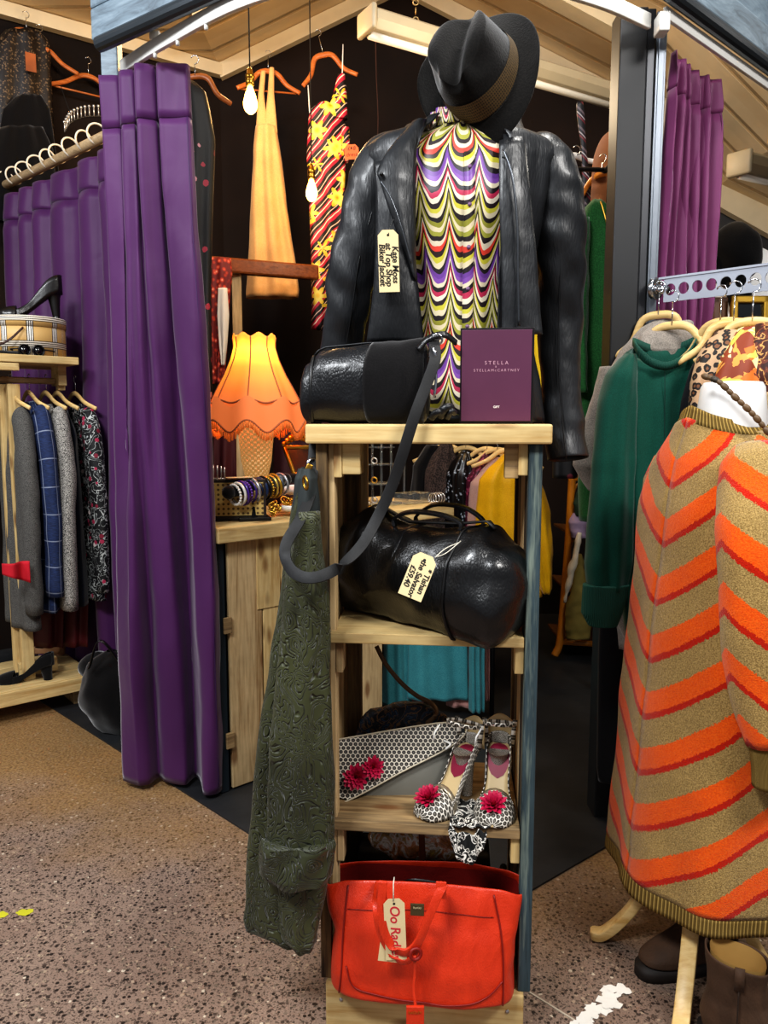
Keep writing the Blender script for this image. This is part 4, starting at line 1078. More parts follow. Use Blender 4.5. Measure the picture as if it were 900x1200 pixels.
# ================================================================= perforated garment rail
ra, rb = P(772, 341, 2.27), P(960, 320, 1.98); rb.z = ra.z
rd = (rb - ra).normalized(); rl = thing('garment_rail', 'perforated grey metal hanging rail fixed to the post by a round flange', 'rail', ra)
rm = plain('#a2a7b2', .35, .3); g = G(); L = (rb - ra).length; cell = .0385; n = int(L / cell); hh = .034
for i in range(n):
    c = ra + rd * (cell * (i + .9)); ring = []; sq = []
    for k in range(24):
        a = 2 * PI * k / 24; cc, ss = math.cos(a), math.sin(a); m_ = max(abs(cc) / (cell / 2), abs(ss) / hh)
        ring.append(c + rd * (.0150 * cc) + V((0, 0, .0165 * ss))); sq.append(c + rd * (cc / m_) + V((0, 0, ss / m_)))
    g.grid([sq, ring], True)
g.build('perforated_strip', rm, rl, sm=False, solid=.004)
G().beam(ra + V((0, 0, .034)), rb + V((0, 0, .034)), .010, .006).build('edge_flange', rm, rl, sm=False)
fl = P(765, 339, 2.315)
G().cyl(fl, fl + V((.01, -.012, 0)), .032, n=28).build('flange', chrome, rl, bevel=.003)
G().cyl(fl + V((.0, -.008, 0)), ra + V((.02, -.01, 0)), .016, .012, 20).build('socket', chrome, rl)
for a in (.6, 2.2, 3.7, 5.3): G().cyl(fl + V((.01 + .022 * math.cos(a) * .6, -.013, .022 * math.sin(a))), fl + V((.01 + .022 * math.cos(a) * .6, -.016, .022 * math.sin(a))), .004, n=8).build('screw', chrome, rl)

def onrail(k): return ra + rd * (cell * (k + .9)) + V((0, 0, -.002))
RG = 'pale wooden hangers on the perforated rail'
teal = fabric('teal_jersey', '#0c463a', '#125849', .8, 500, .3); 
m = M('rib', '#0e4d40', .8); m.bump(m.math('SINE', m.math('MULTIPLY', m.sep(m.tc())[0], 1400.)), .5, .002); teal_rib = m.m
grey_f = fabric('grey_marl', '#857d75', '#a89f95', .95, 350, .3, .5); blk_f = fabric('black_crepe', '#0d0d10', '#131318', .85, 400, .2)
yw = math.atan2(-.3, .95)
def hang_at(label, px, py, Y, yaw, mat, **k): return hanger(label, P(px, py, Y), yaw, mat, **k)
pale = wood('pale_hanger', '#f0cf90', '#d2a45c', 0, .35, knots=False)
hang_at('pale wooden hanger holding the grey hoodie', 773, 331, 2.26, -.75, pale, group=RG, drop=.12, hook=.09, w=.26)
hang_at('pale wooden hanger in the neck of the teal sweatshirt', 789, 342, 2.17, -.70, pale, group=RG, drop=.12, hook=.09, w=.34)
hang_at('pale wooden hanger holding the leopard print blouse', 846, 336, 2.07, -1.0, pale, group=RG, drop=.12, hook=.09, w=.30)
hang_at('pale wooden hanger holding the fruit print top', 862, 331, 2.03, -.5, white_p if False else pale, group=RG, drop=.10, hook=.10, w=.26)
hang_at('pale wooden hanger holding the brown patterned scarf top', 884, 329, 2.0, -.5, pale, group=RG, drop=.10, hook=.10, w=.26)
gh = thing('hoodie', 'light grey marl hoodie hanging behind the teal sweatshirt', 'hoodie', P(740, 757, 2.28))
puff(gh, 'body', [(376, 768, 790, 2.29), (385, 752, 802, 2.29), (410, 728, 812, 2.29), (460, 702, 808, 2.29), (520, 690, 800, 2.29), (650, 700, 790, 2.28), (757, 716, 770, 2.27)], .05, grey_f, folds=9, wr=(.006, (12, 12, 8)))
puff(gh, 'sleeve', [(430, 704, 726, 2.26), (470, 694, 732, 2.25), (510, 680, 728, 2.24), (545, 671, 720, 2.24), (575, 690, 722, 2.25)], .03, grey_f, wr=(.006, (14, 14, 10)))
puff(gh, 'hood', [(378, 765, 812, 2.24), (392, 752, 815, 2.22), (410, 748, 814, 2.21), (425, 760, 806, 2.22)], .03, grey_f, wr=(.008, (18, 18, 18)))
puff(gh, 'sleeve', [(690, 712, 745, 2.19), (720, 716, 744, 2.19), (757, 738, 748, 2.2)], .02, grey_f, wr=(.005, (14, 14, 10)))
ts = thing('sweatshirt', 'dark teal sweatshirt with wide neck and puffed sleeve on a hanger', 'sweatshirt', P(770, 770, 2.12))
puff(ts, 'body', [(404, 742, 816, 2.15), (418, 728, 817, 2.145), (440, 713, 819, 2.14), (480, 708, 822, 2.13), (560, 712, 816, 2.12), (650, 722, 805, 2.11), (735, 732, 800, 2.11), (768, 740, 798, 2.11)], .055, teal, back=.03, folds=11, fa=.010, wr=(.005, (12, 12, 5)), cap=False, scoop=(P(779, 410, 2.1).x, .088, .055))
puff(ts, 'sleeve', [(416, 734, 744, 2.12), (424, 724, 744, 2.115), (438, 712, 744, 2.105), (470, 703, 745, 2.09), (540, 695, 744, 2.07), (610, 690, 741, 2.06), (660, 686, 739, 2.055), (690, 690, 733, 2.055)], .045, teal, folds=7, fa=.006, wr=(.005, (14, 14, 6)))
puff(ts, 'cuff', [(685, 684, 736, 2.04), (700, 683, 733, 2.04), (718, 682, 728, 2.04), (732, 690, 722, 2.04)], .035, teal_rib)
cn_ = [P(742, 400, 2.13), P(748, 411, 2.09), P(762, 424, 2.07), P(782, 429, 2.065), (P(802, 420, 2.08)), P(812, 408, 2.11), P(816, 398, 2.14)]
G().ribbon(cr(cn_, 8), lambda t: V((.3 * (t - .5), -.3, 1)), .022, .004).build('neckband', teal_rib, ts)
cn2 = [V((p.x, p.y + .0, p.z)) for p in (P(744, 401, 2.14), P(765, 409, 2.19), P(790, 409, 2.19), P(815, 399, 2.15))]
G().ribbon(cr(cn2, 8), (0, .2, 1), .022, .004).build('neckband', teal_rib, ts)
G().tube(cr([P(779, 431, 2.078), P(779, 480, 2.068), P(778, 560, 2.062)], 8), .001, 5).build('seam', plain('#0a3a32', .8), ts)
bd = thing('long_dress', 'long plain black dress hanging between the teal sweatshirt and the striped knit dress', 'dress', P(770, 958, 2.24))
puff(bd, 'body', [(410, 822, 830, 2.08), (430, 812, 836, 2.08), (480, 796, 840, 2.09), (560, 780, 840, 2.12), (700, 757, 822, 2.16), (800, 738, 800, 2.22), (968, 725, 790, 2.24)], .04, blk_f, folds=9, wr=(.005, (10, 10, 5)))
puff(bd, 'sleeve', [(690, 705, 735, 2.26), (760, 702, 735, 2.26), (900, 700, 728, 2.26), (915, 702, 720, 2.26)], .02, blk_f)
m = M('leopard', '#a9876a', .7); o_ = m.tc(); d_ = m.voro(o_, 46); r_ = m.noise(o_, 60, 2)
m.set('Base Color', m.ramp(m.math('ADD', d_, m.math('MULTIPLY', m.math('SUBTRACT', r_, .5), .5)), [(0, '#7a4e30'), (.24, '#17100d'), (.48, '#b99877')], True)); leo = m.m
lb = thing('blouse', 'brown and black leopard print blouse on the rail behind the striped dress', 'blouse', P(850, 560, 2.0))
puff(lb, 'body', [(388, 846, 872, 2.02), (400, 832, 876, 2.01), (420, 818, 880, 2.0), (445, 810, 884, 1.99), (480, 807, 886, 1.99), (560, 812, 884, 2.0)], .05, leo, folds=12, fa=.012, wr=(.006, (14, 14, 8)))
m = M('fruit_print', '#d88a30', .6); o_ = m.tc(); cc = m.voro(o_, 22, 'F1', 'Color'); n_ = m.noise(o_, 16, 2, .5, 2.)
m.set('Base Color', m.ramp(m.math('ADD', m.math('MULTIPLY', m.sep(cc)[0], .6), m.math('MULTIPLY', n_, .4)), [(0, '#6a3016'), (.22, '#e9762a'), (.36, '#c9cf5a'), (.50, '#f0e2a0'), (.60, '#8a3a1c'), (.74, '#e2a04a')], True)); fru = m.m
fb = thing('blouse', 'orange, lime and brown fruit print silk top next to the leopard blouse', 'blouse', P(880, 560, 1.95))
puff(fb, 'body', [(384, 868, 892, 1.97), (398, 858, 905, 1.96), (420, 846, 925, 1.94), (450, 838, 935, 1.93), (560, 840, 935, 1.94)], .05, fru, folds=10, fa=.012, wr=(.006, (14, 14, 8)))
m = M('brown_scarf', '#5a2a1a', .6); o_ = m.tc(); n_ = m.noise(o_, 20, 2, .5, 2.)
m.set('Base Color', m.ramp(n_, [(0, '#3a140c'), (.45, '#70321c'), (.52, '#d9a860'), (.56, '#4a1c12')], True)); bsc = m.m
sb = thing('blouse', 'maroon and gold patterned top at the far right of the rail', 'blouse', P(905, 560, 1.9))
puff(sb, 'body', [(380, 888, 915, 1.93), (400, 880, 940, 1.92), (440, 872, 960, 1.91), (480, 884, 960, 1.90), (560, 886, 960, 1.90)], .04, bsc, folds=10, fa=.01)
tb = thing('cardigan', 'beige boucle cardigan edge hanging behind the striped knit dress', 'cardigan', P(905, 700, 1.84))
puff(tb, 'body', [(460, 893, 950, 1.86), (500, 886, 960, 1.85), (700, 884, 980, 1.84)], .04, fabric('boucle', '#9b8362', '#c0a67e', .95, 160, .2, .8), wr=(.006, (30, 30, 30)))

# ================================================================= striped knit dress on its stand
DX, DY = .737, 1.685; F_ = V((-.97, -.24, 0)); S_ = V((.24, -.97, 0))
def knit(name, k_side, u0, per=.128, zoff=0., flip=1):
    m = M(name, '#9a7a48', .95, spec=.1, sheen=.3)
    us = m.sep(m.tc('UV'))
    wob = m.math('MULTIPLY', m.math('SUBTRACT', m.noise(m.tc(), 260, 2), .5), .016)
    tri = m.math('PINGPONG', m.math('ADD', us[0], u0), k_side)
    t = m.math('ADD', m.math('SUBTRACT', us[1], m.math('MULTIPLY', tri, flip * .78)), wob)
    f = m.math('FRACT', m.math('DIVIDE', m.math('ADD', t, zoff), per))
    tanc = m.mix(m.ramp(m.noise(m.tc(), 420, 2), [(.35, 0.), (.65, 1.)]), '#8a6f40', '#c4a468')
    org = m.mix(m.ramp(m.noise(m.tc(), 300, 2), [(.3, 0.), (.7, 1.)]), '#ec520c', '#fb701c')
    c = m.ramp(f, [(0, 1.), (.12, .5), (.46, 0.)], True)
    isr = m.math('LESS_THAN', f, .115); iso = m.math('LESS_THAN', f, .50)
    c = m.mix(iso, tanc, org); c = m.mix(isr, c, '#c42408')
    m.set('Base Color', c); m.bump(m.noise(m.scale(m.tc(), 1, 1, 2.5), 330, 3), .9, .004); return m.m
def kring(z, ex=0):
    k = (z - .21) / (1.29 - .21)
    a = interp([(0, .225), (.3, .215), (.6, .205), (.80, .200), (.90, .175), (.965, .115), (1, .088)], k) + ex
    b = interp([(0, .185), (.3, .165), (.6, .145), (.80, .130), (.90, .110), (.965, .088), (1, .080)], k) + ex
    return a, b, k
def dress(u, z, ex=0.):
    a, b, k = kring(z, ex); th = 2 * PI * u       # u=0 front centre, .25 the near side
    e = .85; c, s = math.cos(th), math.sin(th)
    fold = (.007 * math.sin(th * 7 + 1) + .005 * math.sin(th * 4)) * (1 - k)
    sh = -.020 * max(0, k - .82) / .18 * abs(s) * 1.6
    p = V((DX, DY, z + sh)) + F_ * (math.copysign(abs(c) ** e, c) * (b + fold)) + S_ * (math.copysign(abs(s) ** e, s) * (a + fold)); return p
kd = thing('knit_dress', 'long orange and tan chevron striped mohair knit dress on the wooden stand', 'dress', (DX, DY, .21))
def duv(u, z):
    a, b, k = kring(z); arc = (min(u, 1 - u) * 4 if False else u * 4) * (math.hypot(.2, .165) * PI / 2 / 1.41); return (u * 4 * .27, z)
g = G(); g.surf(lambda u, v: dress(u, lerp(.245, 1.27, v)), 120, 90, uvf=lambda u, v: duv(u, lerp(.245, 1.27, v)))
g.build('body', knit('knit_body', .27, -.004, .128, .035, 1), kd, wr=(.006, (7, 7, 6)), solid=.004)
m = M('tan_rib', '#8d7444', .95, spec=.1); uu = m.sep(m.tc('UV'))[0]
s_ = m.math('SINE', m.math('MULTIPLY', uu, 900.)); m.set('Base Color', m.mix(m.ramp(s_, [(.2, 0.), (.8, 1.)]), '#6f5a30', '#b09355')); m.bump(s_, .6, .003); trib = m.m
g = G(); g.surf(lambda u, v: dress(u, lerp(.205, .247, v), -.001), 120, 4, uvf=lambda u, v: (u * 1.08, v)); g.build('hem_rib', trib, kd, wr=(.006, (7, 7, 6)), solid=.004)
g = G(); g.surf(lambda u, v: dress(u, lerp(1.262, 1.296, v), lerp(0, -.002, v)), 90, 4, uvf=lambda u, v: (u * .5, v)); g.build('neckband', trib, kd, wr=(.003, (14, 14, 14)), solid=.006)
def slv(pts, rad, name, mat, cap=False, wr=(.006, (9, 9, 8)), flat=.8):
    g = G(); path = cr([V(p) for p in pts], 9); g.tube(path, lambda t: interp(rad, t), 36, cap=cap, flat=flat, up=tuple(F_))
    zz = [p.z for p in g.v]; g.uv = [((u if u < .5 else 1 - u) * .42, v_.z) for (u, _), v_ in zip(g.uv, g.v)]
    return g.build(name, mat, kd, wr=wr, solid=.004)
sc0 = V((DX, DY, 0)) + S_ * .165
slv([V((.765, 1.56, 1.20)), V((.750, 1.51, 1.12)), V((.728, 1.46, .99)), V((.738, 1.45, .80)), V((.768, 1.44, .645))], [(0, .055), (.12, .085), (.4, .090), (.8, .074), (1, .060)], 'sleeve', knit('knit_sleeve', .15, .0, .128, .0, -1))
g = G(); g.tube(cr([V((.766, 1.44, .655)), V((.776, 1.44, .60)), V((.780, 1.44, .555))], 6), .054, 40, cap=False, flat=.75, up=tuple(F_)); g.build('cuff', trib, kd, solid=.005)
G().tube([dress(.25, z) - V((0, .003, 0)) for z in [lerp(.25, .6, i / 14) for i in range(15)]], .0018, 6).build('side_seam', plain('#7a3c14', .9), kd)
G().tube(cr([dress(.2, 1.245, .002), V((.765, 1.445, 1.14)), V((.772, 1.385, 1.06)), V((.76, 1.37, 1.01))], 6), .0018, 6).build('armhole_seam', plain('#6a2c10', .9), kd)
# far sleeve
so_ = V((DX, DY, 0)) - S_ * .16
slv([so_ + V((.0, 0, 1.18)), so_ + V((0.01, .03, 1.05)), so_ + V((.02, .04, .85)), so_ + V((.03, .04, .62))], [(0, .05), (.15, .075), (.6, .075), (1, .05)], 'sleeve', bpy.data.materials['knit_sleeve'])
# stand
st = thing('wooden_stand', 'pale wooden tripod bust stand under the striped knit dress', 'mannequin stand', (DX, DY, 0))
G().lathe([(.075, 1.25), (.068, 1.30), (.064, 1.335), (.058, 1.345), (.01, 1.348)], (DX + .01, DY - .02, 0), 40).build('neck_cap', plain('#eeeeec', .35), st, bevel=.001)
g = G(); g.surf(lambda u, v: dress(u, lerp(.62, 1.26, v), -.03), 40, 20); g.build('bust_form', plain('#e6e2da', .8), st)
G().cyl((DX, DY, .20), (DX, DY, .66), .016, n=16).build('pole', pale, st)
def leg(end, top=.27, w=.034):
    e = V(end); d = (e - V((DX, DY, 0))); d.z = 0
    pts = cr([V((DX, DY, top)) + d * .06, V((DX, DY, top - .02)) + d * .30, V((DX, DY, .10)) + d * .62, V((DX, DY, .022)) + d * .88, V((DX, DY, .012)) + d * 1.03], 8)
    sd = d.cross(V((0, 0, 1))).normalized()
    G().ribbon(pts, sd if False else d.cross(V((0, 0, 1))).normalized(), lambda t: w * (1 if t < .93 else math.sqrt(max(.05, 1 - ((t - .93) / .08) ** 2))), .022).build('leg', pale, st, bevel=.003)
leg((.515, 1.755, 0)); leg((.605, 1.44, 0)); leg((.90, 1.62, 0))
# wooden bead necklace
nk = thing('bead_necklace', 'necklace of carved wooden beads round the neck of the stand', 'necklace', P(865, 470, 1.58))
npth = cr([P(826, 441, 1.60), P(842, 447, 1.575), P(860, 464, 1.56), P(880, 483, 1.55), P(897, 503, 1.545), P(915, 530, 1.54)], 6)
bm1, bm2 = plain('#6b5236', .5, var=.3), plain('#3c3226', .5)
G().tube(npth, .0012, 5).build('cord', blackm, nk)
for i in range(0, len(npth) - 1, 2):
    a, b = npth[i], npth[i + 1]; d = (b - a).to_track_quat('Z', 'Y').to_matrix()
    G().ball((a + b) / 2, .0075 + .0015 * (i % 4 == 0), (.75, .75, 1.25), 12, d).build('bead', bm2 if i == 4 else bm1, nk)

# ================================================================= suede ankle boots
bt_m = leather('boot_suede', '#553b27', .8, 30, .4, '#3b2717', coat=0); sole_m = plain('#1f1712', .7); insb = plain('#b08a4c', .7)
def boot(label, M4, h=.195):
    t = thing('ankle_boot', label, 'boot', (M4 @ V((.05, 0, 0)))[:2] + (0,), 0, 'brown ankle boots'); X = lambda *p: M4 @ V(p)
    rows = []
    N = 26
    for i in range(N + 1):
        k = i / N; z = lerp(.028, h, k)
        x0 = interp([(0, -.052), (.2, -.060), (.5, -.048), (1, -.056)], k); x1 = interp([(0, .195), (.12, .190), (.25, .150), (.38, .095), (.5, .070), (.75, .062), (1, .066)], k)
        w = interp([(0, .040), (.2, .042), (.45, .038), (.75, .042), (1, .047)], k); c = (x0 + x1) / 2; a = (x1 - x0) / 2; row = []
        for j in range(40):
            th = 2 * PI * j / 40; cc, ss = math.cos(th), math.sin(th)
            ww = w * (1 if cc < .2 else 1 + .10 * (1 - k) ** 3); row.append(X(c + math.copysign(abs(cc) ** .8, cc) * a, math.copysign(abs(ss) ** .8, ss) * ww, z - (.010 * cc * k ** 3)))
        rows.append(row)
    G().grid(rows, True, cap0=True).build('shaft', bt_m, t, wr=(.004, (16, 16, 16)), solid=.004, sub=1)
    G().grid([[p.lerp(sum(r, V((0, 0, 0))) / 40, .14) for p in r] for r in rows[::-1][:16]], True, cap1=True).build('lining', insb, t)
    rows = []
    for z in (0.0, .014, .026): rows.append([X(.070 + math.copysign(abs(math.cos(a)) ** .8, math.cos(a)) * .134, math.copysign(abs(math.sin(a)) ** .7, math.sin(a)) * .044, z) for a in [2 * PI * j / 40 for j in range(40)]])
    G().grid(rows, True, cap0=True, cap1=True).build('sole', sole_m, t)
    G().ribbon([X(.006, -.049, h + .004), X(.006, -.0495, h - .02), X(.006, -.048, h - .045)], X(1, 0, 0) - X(0, 0, 0), .018, .003).build('pull_tab', bt_m, t)
    G().tube([X(.006, -.0475 - .002 * math.sin(PI * q), lerp(h - .045, .03, q)) for q in [i / 10 for i in range(11)]], .0016, 6).build('seam', plain('#2c1c10', .9), t)
    return t
boot('brown suede ankle boot standing upright in front beside the pale wooden stand leg', pose((.708, 1.435, 0), (.93, -.36, 0)), .196)
boot('brown suede ankle boot behind, its toe pointing left under the dress hem', pose((.775, 1.68, 0), (-.85, -.25, 0), 0, 0), .180)

# ================================================================= background right: bust with hat, frames
cab = G(); cab.box((1.62, 3.25, .73), (.9, .5, 1.46)); cab.box((1.62, 3.25, 1.475), (.94, .54, .03))
tag(cab.build('display_cabinet', plain('#17161a', .5), sm=False, bevel=.006), 'dark display cabinet behind the rail under the framed mirrors', 'cabinet')
wb = thing('shirt_bust', 'white shirted bust wearing a draped black hat on the cabinet', 'mannequin', (1.50, 3.3, 1.49))
def sh(u, v):
    a = 2 * PI * u; k = interp([(0, .17), (.45, .155), (.72, .165), (.86, .13), (.93, .05), (1, .045)], v); d = interp([(0, .10), (.8, .10), (.93, .05), (1, .045)], v)
    return V((1.50 + math.cos(a) * k, 3.3 + math.sin(a) * d, lerp(1.49, 2.02, v) ))
g = G(); g.surf(sh, 40, 30); g.build('shirt', plain('#f4f3f0', .7), wb, wr=(.008, (9, 9, 5)))
bh_ = fabric('black_net', '#080809', '#0e0e10', .9, 200)
g = G(); g.ball(P(858, 300, 3.24), .105, (1.05, .9, 1.1), 20); g.build('draped_hat', bh_, wb, wr=(.035, (8, 8, 8)), sub=1)
g = G(); g.ball(P(843, 296, 3.22), .06, (.6, .6, 1.6), 14, Matrix.Rotation(.3, 3, 'Y')); g.ball(P(866, 342, 3.2), .06, (.9, .6, 1.5), 14); g.build('hat_ribbon', bh_, wb, wr=(.02, (10, 10, 10)))
def pframe(label, x0, x1, y0, y1, Y, fm_, pm, rotx=-.08):
    a, b = P(x0, y1, Y), P(x1, y0, Y); w, h = b.x - a.x, b.z - a.z; c = V(((a.x + b.x) / 2, Y, (a.z + b.z) / 2))
    t = thing('picture_frame', label, 'frame', (c.x, Y, a.z)); fw = .028; R3 = Matrix.Rotation(rotx, 3, 'X')
    g = G()
    for dx, dz, sx, sz in ((0, h / 2 - fw / 2, w, fw), (0, -h / 2 + fw / 2, w, fw), (-w / 2 + fw / 2, 0, fw, h), (w / 2 - fw / 2, 0, fw, h)): g.box(c + R3 @ V((dx, 0, dz)), (sx, .022, sz), R3)
    g.build('frame', fm_, t, sm=False, bevel=.005); G().box(c + R3 @ V((0, .006, 0)), (w - fw, .006, h - fw), R3).build('picture', pm, t, sm=False); return t
pframe('gilt framed dark picture leaning behind the hangers', 852, 905, 346, 470, 3.0, gold, plain('#0c1013', .15, coat=.5))
pframe('thin brown framed dark picture beside the plum curtain', 832, 854, 348, 440, 3.05, plain('#6e4526', .4), plain('#151213', .2))
# ================================================================= big purple curtain at the stall corner
def front_curtain():
    t = thing('curtain', 'long purple satin curtain gathered at the left corner of the stall', 'curtain', (-.62, 2.48, .02))
    zt, zb = 2.335, .022
    # pleat cross-section given as (u, depth offset); left half hangs further back
    top = [(-.815, 2.60), (-.755, 2.585), (-.762, 2.64), (-.745, 2.56), (-.725, 2.53), (-.695, 2.53), (-.69, 2.60), (-.675, 2.50), (-.64, 2.49), (-.61, 2.50), (-.605, 2.57), (-.597, 2.48), (-.575, 2.455), (-.535, 2.445), (-.50, 2.45), (-.492, 2.50)]
    bot = [(-.92, 2.60), (-.86, 2.545), (-.84, 2.52), (-.81, 2.535), (-.79, 2.60), (-.755, 2.55), (-.71, 2.52), (-.665, 2.525), (-.65, 2.58), (-.635, 2.62), (-.60, 2.55), (-.575, 2.48), (-.56, 2.455), (-.53, 2.44), (-.50, 2.445), (-.49, 2.49)]
    T = cr([V((lerp(-.890, -.585, (x + .815) / .323), 2.44 + (y - 2.44) * .6, 0)) for x, y in top], 7); Bm = cr([V((lerp(-.905, -.540, (x + .92) / .43), 2.44 + (y - 2.44) * .8, 0)) for x, y in bot], 7)
    g = G(); rows = []; n = len(T); N = 90
    for j in range(N + 1):
        k = j / N; z = lerp(zt, zb, k); kk = smooth(k ** .8); r = []
        for i in range(n):
            p = T[i].lerp(Bm[i], kk); s = i / n
            d = .010 * math.sin(k * 5 + s * 9) + .006 * math.sin(k * 11 + s * 23)
            r.append(V((p.x + .006 * math.sin(k * 6 + s * 5), p.y + d, z)))
        rows.append(r)
    h = 7
    g.grid(rows[h - 1:]); g.build('cloth', purp, t, solid=.003, wr=(.006, (5, 5, 4)))
    g = G(); g.grid([[p + V((0, -.001, 0)) for p in r] for r in rows[:h]]); g.build('header_tape', purp, t, solid=.004)
    # flat pressed hem line and stitched edge
    for i, k in ((n - 8, 0),): G().tube([rows[j][i] + V((.0, -.004, 0)) for j in range(6, N)], .0012, 5).build('edge_seam', plain('#3a1550', .6), t)
front_curtain()

# side curtain on wooden pole with rings
ca, cb = V((-.93, 3.14, 0)), V((-1.93, 4.04, 0)); ZP = 2.44
cdir = (cb - ca).normalized()
polem = wood('curtain_pole_wood', '#c7ab84', '#8e7656', 0, .5, knots=False)
rp = thing('curtain_pole', 'pale wooden curtain pole along the left of the stall', 'curtain pole', (ca + cb) / 2 + V((0, 0, ZP)))
G().tube([ca - cdir * .12 + V((0, 0, ZP)), cb + cdir * .35 + V((0, 0, ZP))], .021, 18).build('pole', polem, rp)
ringm = plain('#ece4d2', .4, var=.05)
drape('curtain', 'purple satin curtain with gathered heading hanging from rings on the wooden pole', ca, cb - cdir * .03, 2.385, .05, 7, .030, purp, head=.13, amp2=.045, seed=5, nz=50)
r0 = G().torus((0, 0, 0), .040, .0042, (1, 0, 0), 28, 8).build('curtain_ring', ringm)
r0.rotation_euler = (0, 0, 0); first = True
for i in range(12):
    k = i / 11; jit = R.uniform(-.02, .02); p = ca.lerp(cb, lerp(.02, .97, k) + jit * .3) + V((0, 0, ZP - .020)); yaw = math.atan2(cdir.y, cdir.x) + R.uniform(-.25, .25)
    o = r0 if first else r0.copy()
    if not first: col.objects.link(o)
    first = False; o.location = p; o.rotation_euler = (0, R.uniform(-.1, .1), yaw)
    tag(o, 'cream wooden ring on the pale pole above the purple side curtain', 'curtain ring', 'curtain rings on the pale wooden pole')
for i in range(11):
    pass

# ================================================================= clothes rack with shoe shelf
ux = V((math.cos(math.radians(40)), math.sin(math.radians(40)), 0)); vx = V((-ux.y, ux.x, 0)); RC = V((-1.30, 3.33, 0))
def RK(s, d, z): return RC - ux * s + vx * d + V((0, 0, z))   # s leftwards from right end, d into depth
RR = Matrix.Rotation(math.radians(40), 3, 'Z')
rk = thing('clothes_rack', 'rough pine clothes rack with a top shelf and low plinth at the far left', 'clothes rack', RK(.5, .2, 0), math.radians(40))
def rbx(name, s, d, z, ds, dd, dz, mat=None, bevel=.003):
    o = G().box((-s + .5, d - .2, z), (ds, dd, dz)).build(name, mat or pine_x, rk, sm=False, bevel=bevel, local=True); return o
rbx('top_shelf', .5, .075, 1.520, 1.0, .14, .032); rbx('top_shelf', .5, .225, 1.520, 1.0, .14, .032); rbx('top_shelf', .5, .36, 1.520, 1.0, .11, .032)
rbx('cross_bar', .62, .02, 1.485, .76, .03, .03); rbx('bracket_block', .035, .17, 1.465, .035, .10, .09); rbx('rail_block', .03, .17, 1.43, .03, .04, .06)
for d in (.05, .16, .27, .38): rbx('plinth_board', .5, d, .135, 1.0, .104, .022)
rbx('plinth_front', .5, .0, .11, 1.0, .02, .06); rbx('plinth_side', .0, .2, .11, .02, .42, .06)
for s in (.05, .95): rbx('foot', s, .2, .04, .05, .3, .08, old_x)
rbx('post', .245, .10, .78, .05, .03, 1.28, pine_z); rbx('post', .275, .15, .78, .03, .03, 1.28, pine_z)
G().cyl((.5 - 0.01, -.03, 1.44), (-.5, -.03, 1.44), .014, n=14).build('hanging_rail', polem, rk, local=True)
rbx('brace', .20, .12, .19, .16, .03, .06, pine_x)

# tartan hat box
m = M('tartan', '#cda868', .5); uv = m.sep(m.tc('UV'))
def bands(m, x, k):
    f = m.math('FRACT', m.math('MULTIPLY', x, k))
    return m.ramp(f, [(0, .0), (.30, .35), (.335, 1.), (.375, .35), (.41, 1.), (.45, .35), (.485, 1.), (.525, .35), (.56, 0.)], True)
bu, bv = bands(m, uv[0], 9.), bands(m, uv[1], 9.5)
def tartan(m, b, base):
    c = m.mix(m.math('COMPARE', b, .35, .1), base, '#1a1614'); return m.mix(m.math('GREATER_THAN', b, .9), c, '#f4eee2')
c = tartan(m, bu, '#cfa766'); c2 = tartan(m, bv, c); c3 = m.mix(.45, c, c2); c4 = m.mix(m.math('GREATER_THAN', bv, .2), c, c3)
m.set('Base Color', m.mix(m.math('COMPARE', bv, .35, .1), m.mix(m.math('GREATER_THAN', bv, .9), c, '#efe6d4'), m.mix(.85, c, '#15110f'))); tartm = m.m
hbx = thing('hat_box', 'round tan, black and white tartan hat box on the rack shelf', 'box', RK(.155, .165, 1.536))
cb_ = RK(.155, .165, 1.537)
G().lathe([(.150, 0), (.150, .120), (.146, .122)], cb_, 56).build('box_base', tartm, hbx)
G().lathe([(.153, .118), (.154, .158), (.150, .161), (.0, .162)], cb_, 56).build('lid', tartm, hbx)
G().ribbon(cr([cb_ + V((.05, -.15, .11)), cb_ + V((.0, -.19, .05)), cb_ + V((-.10, -.17, .02)), cb_ + V((-.16, -.13, .02))], 8), (0, .3, 1), .008, .004).build('strap', plain('#3a1c12', .5), hbx)
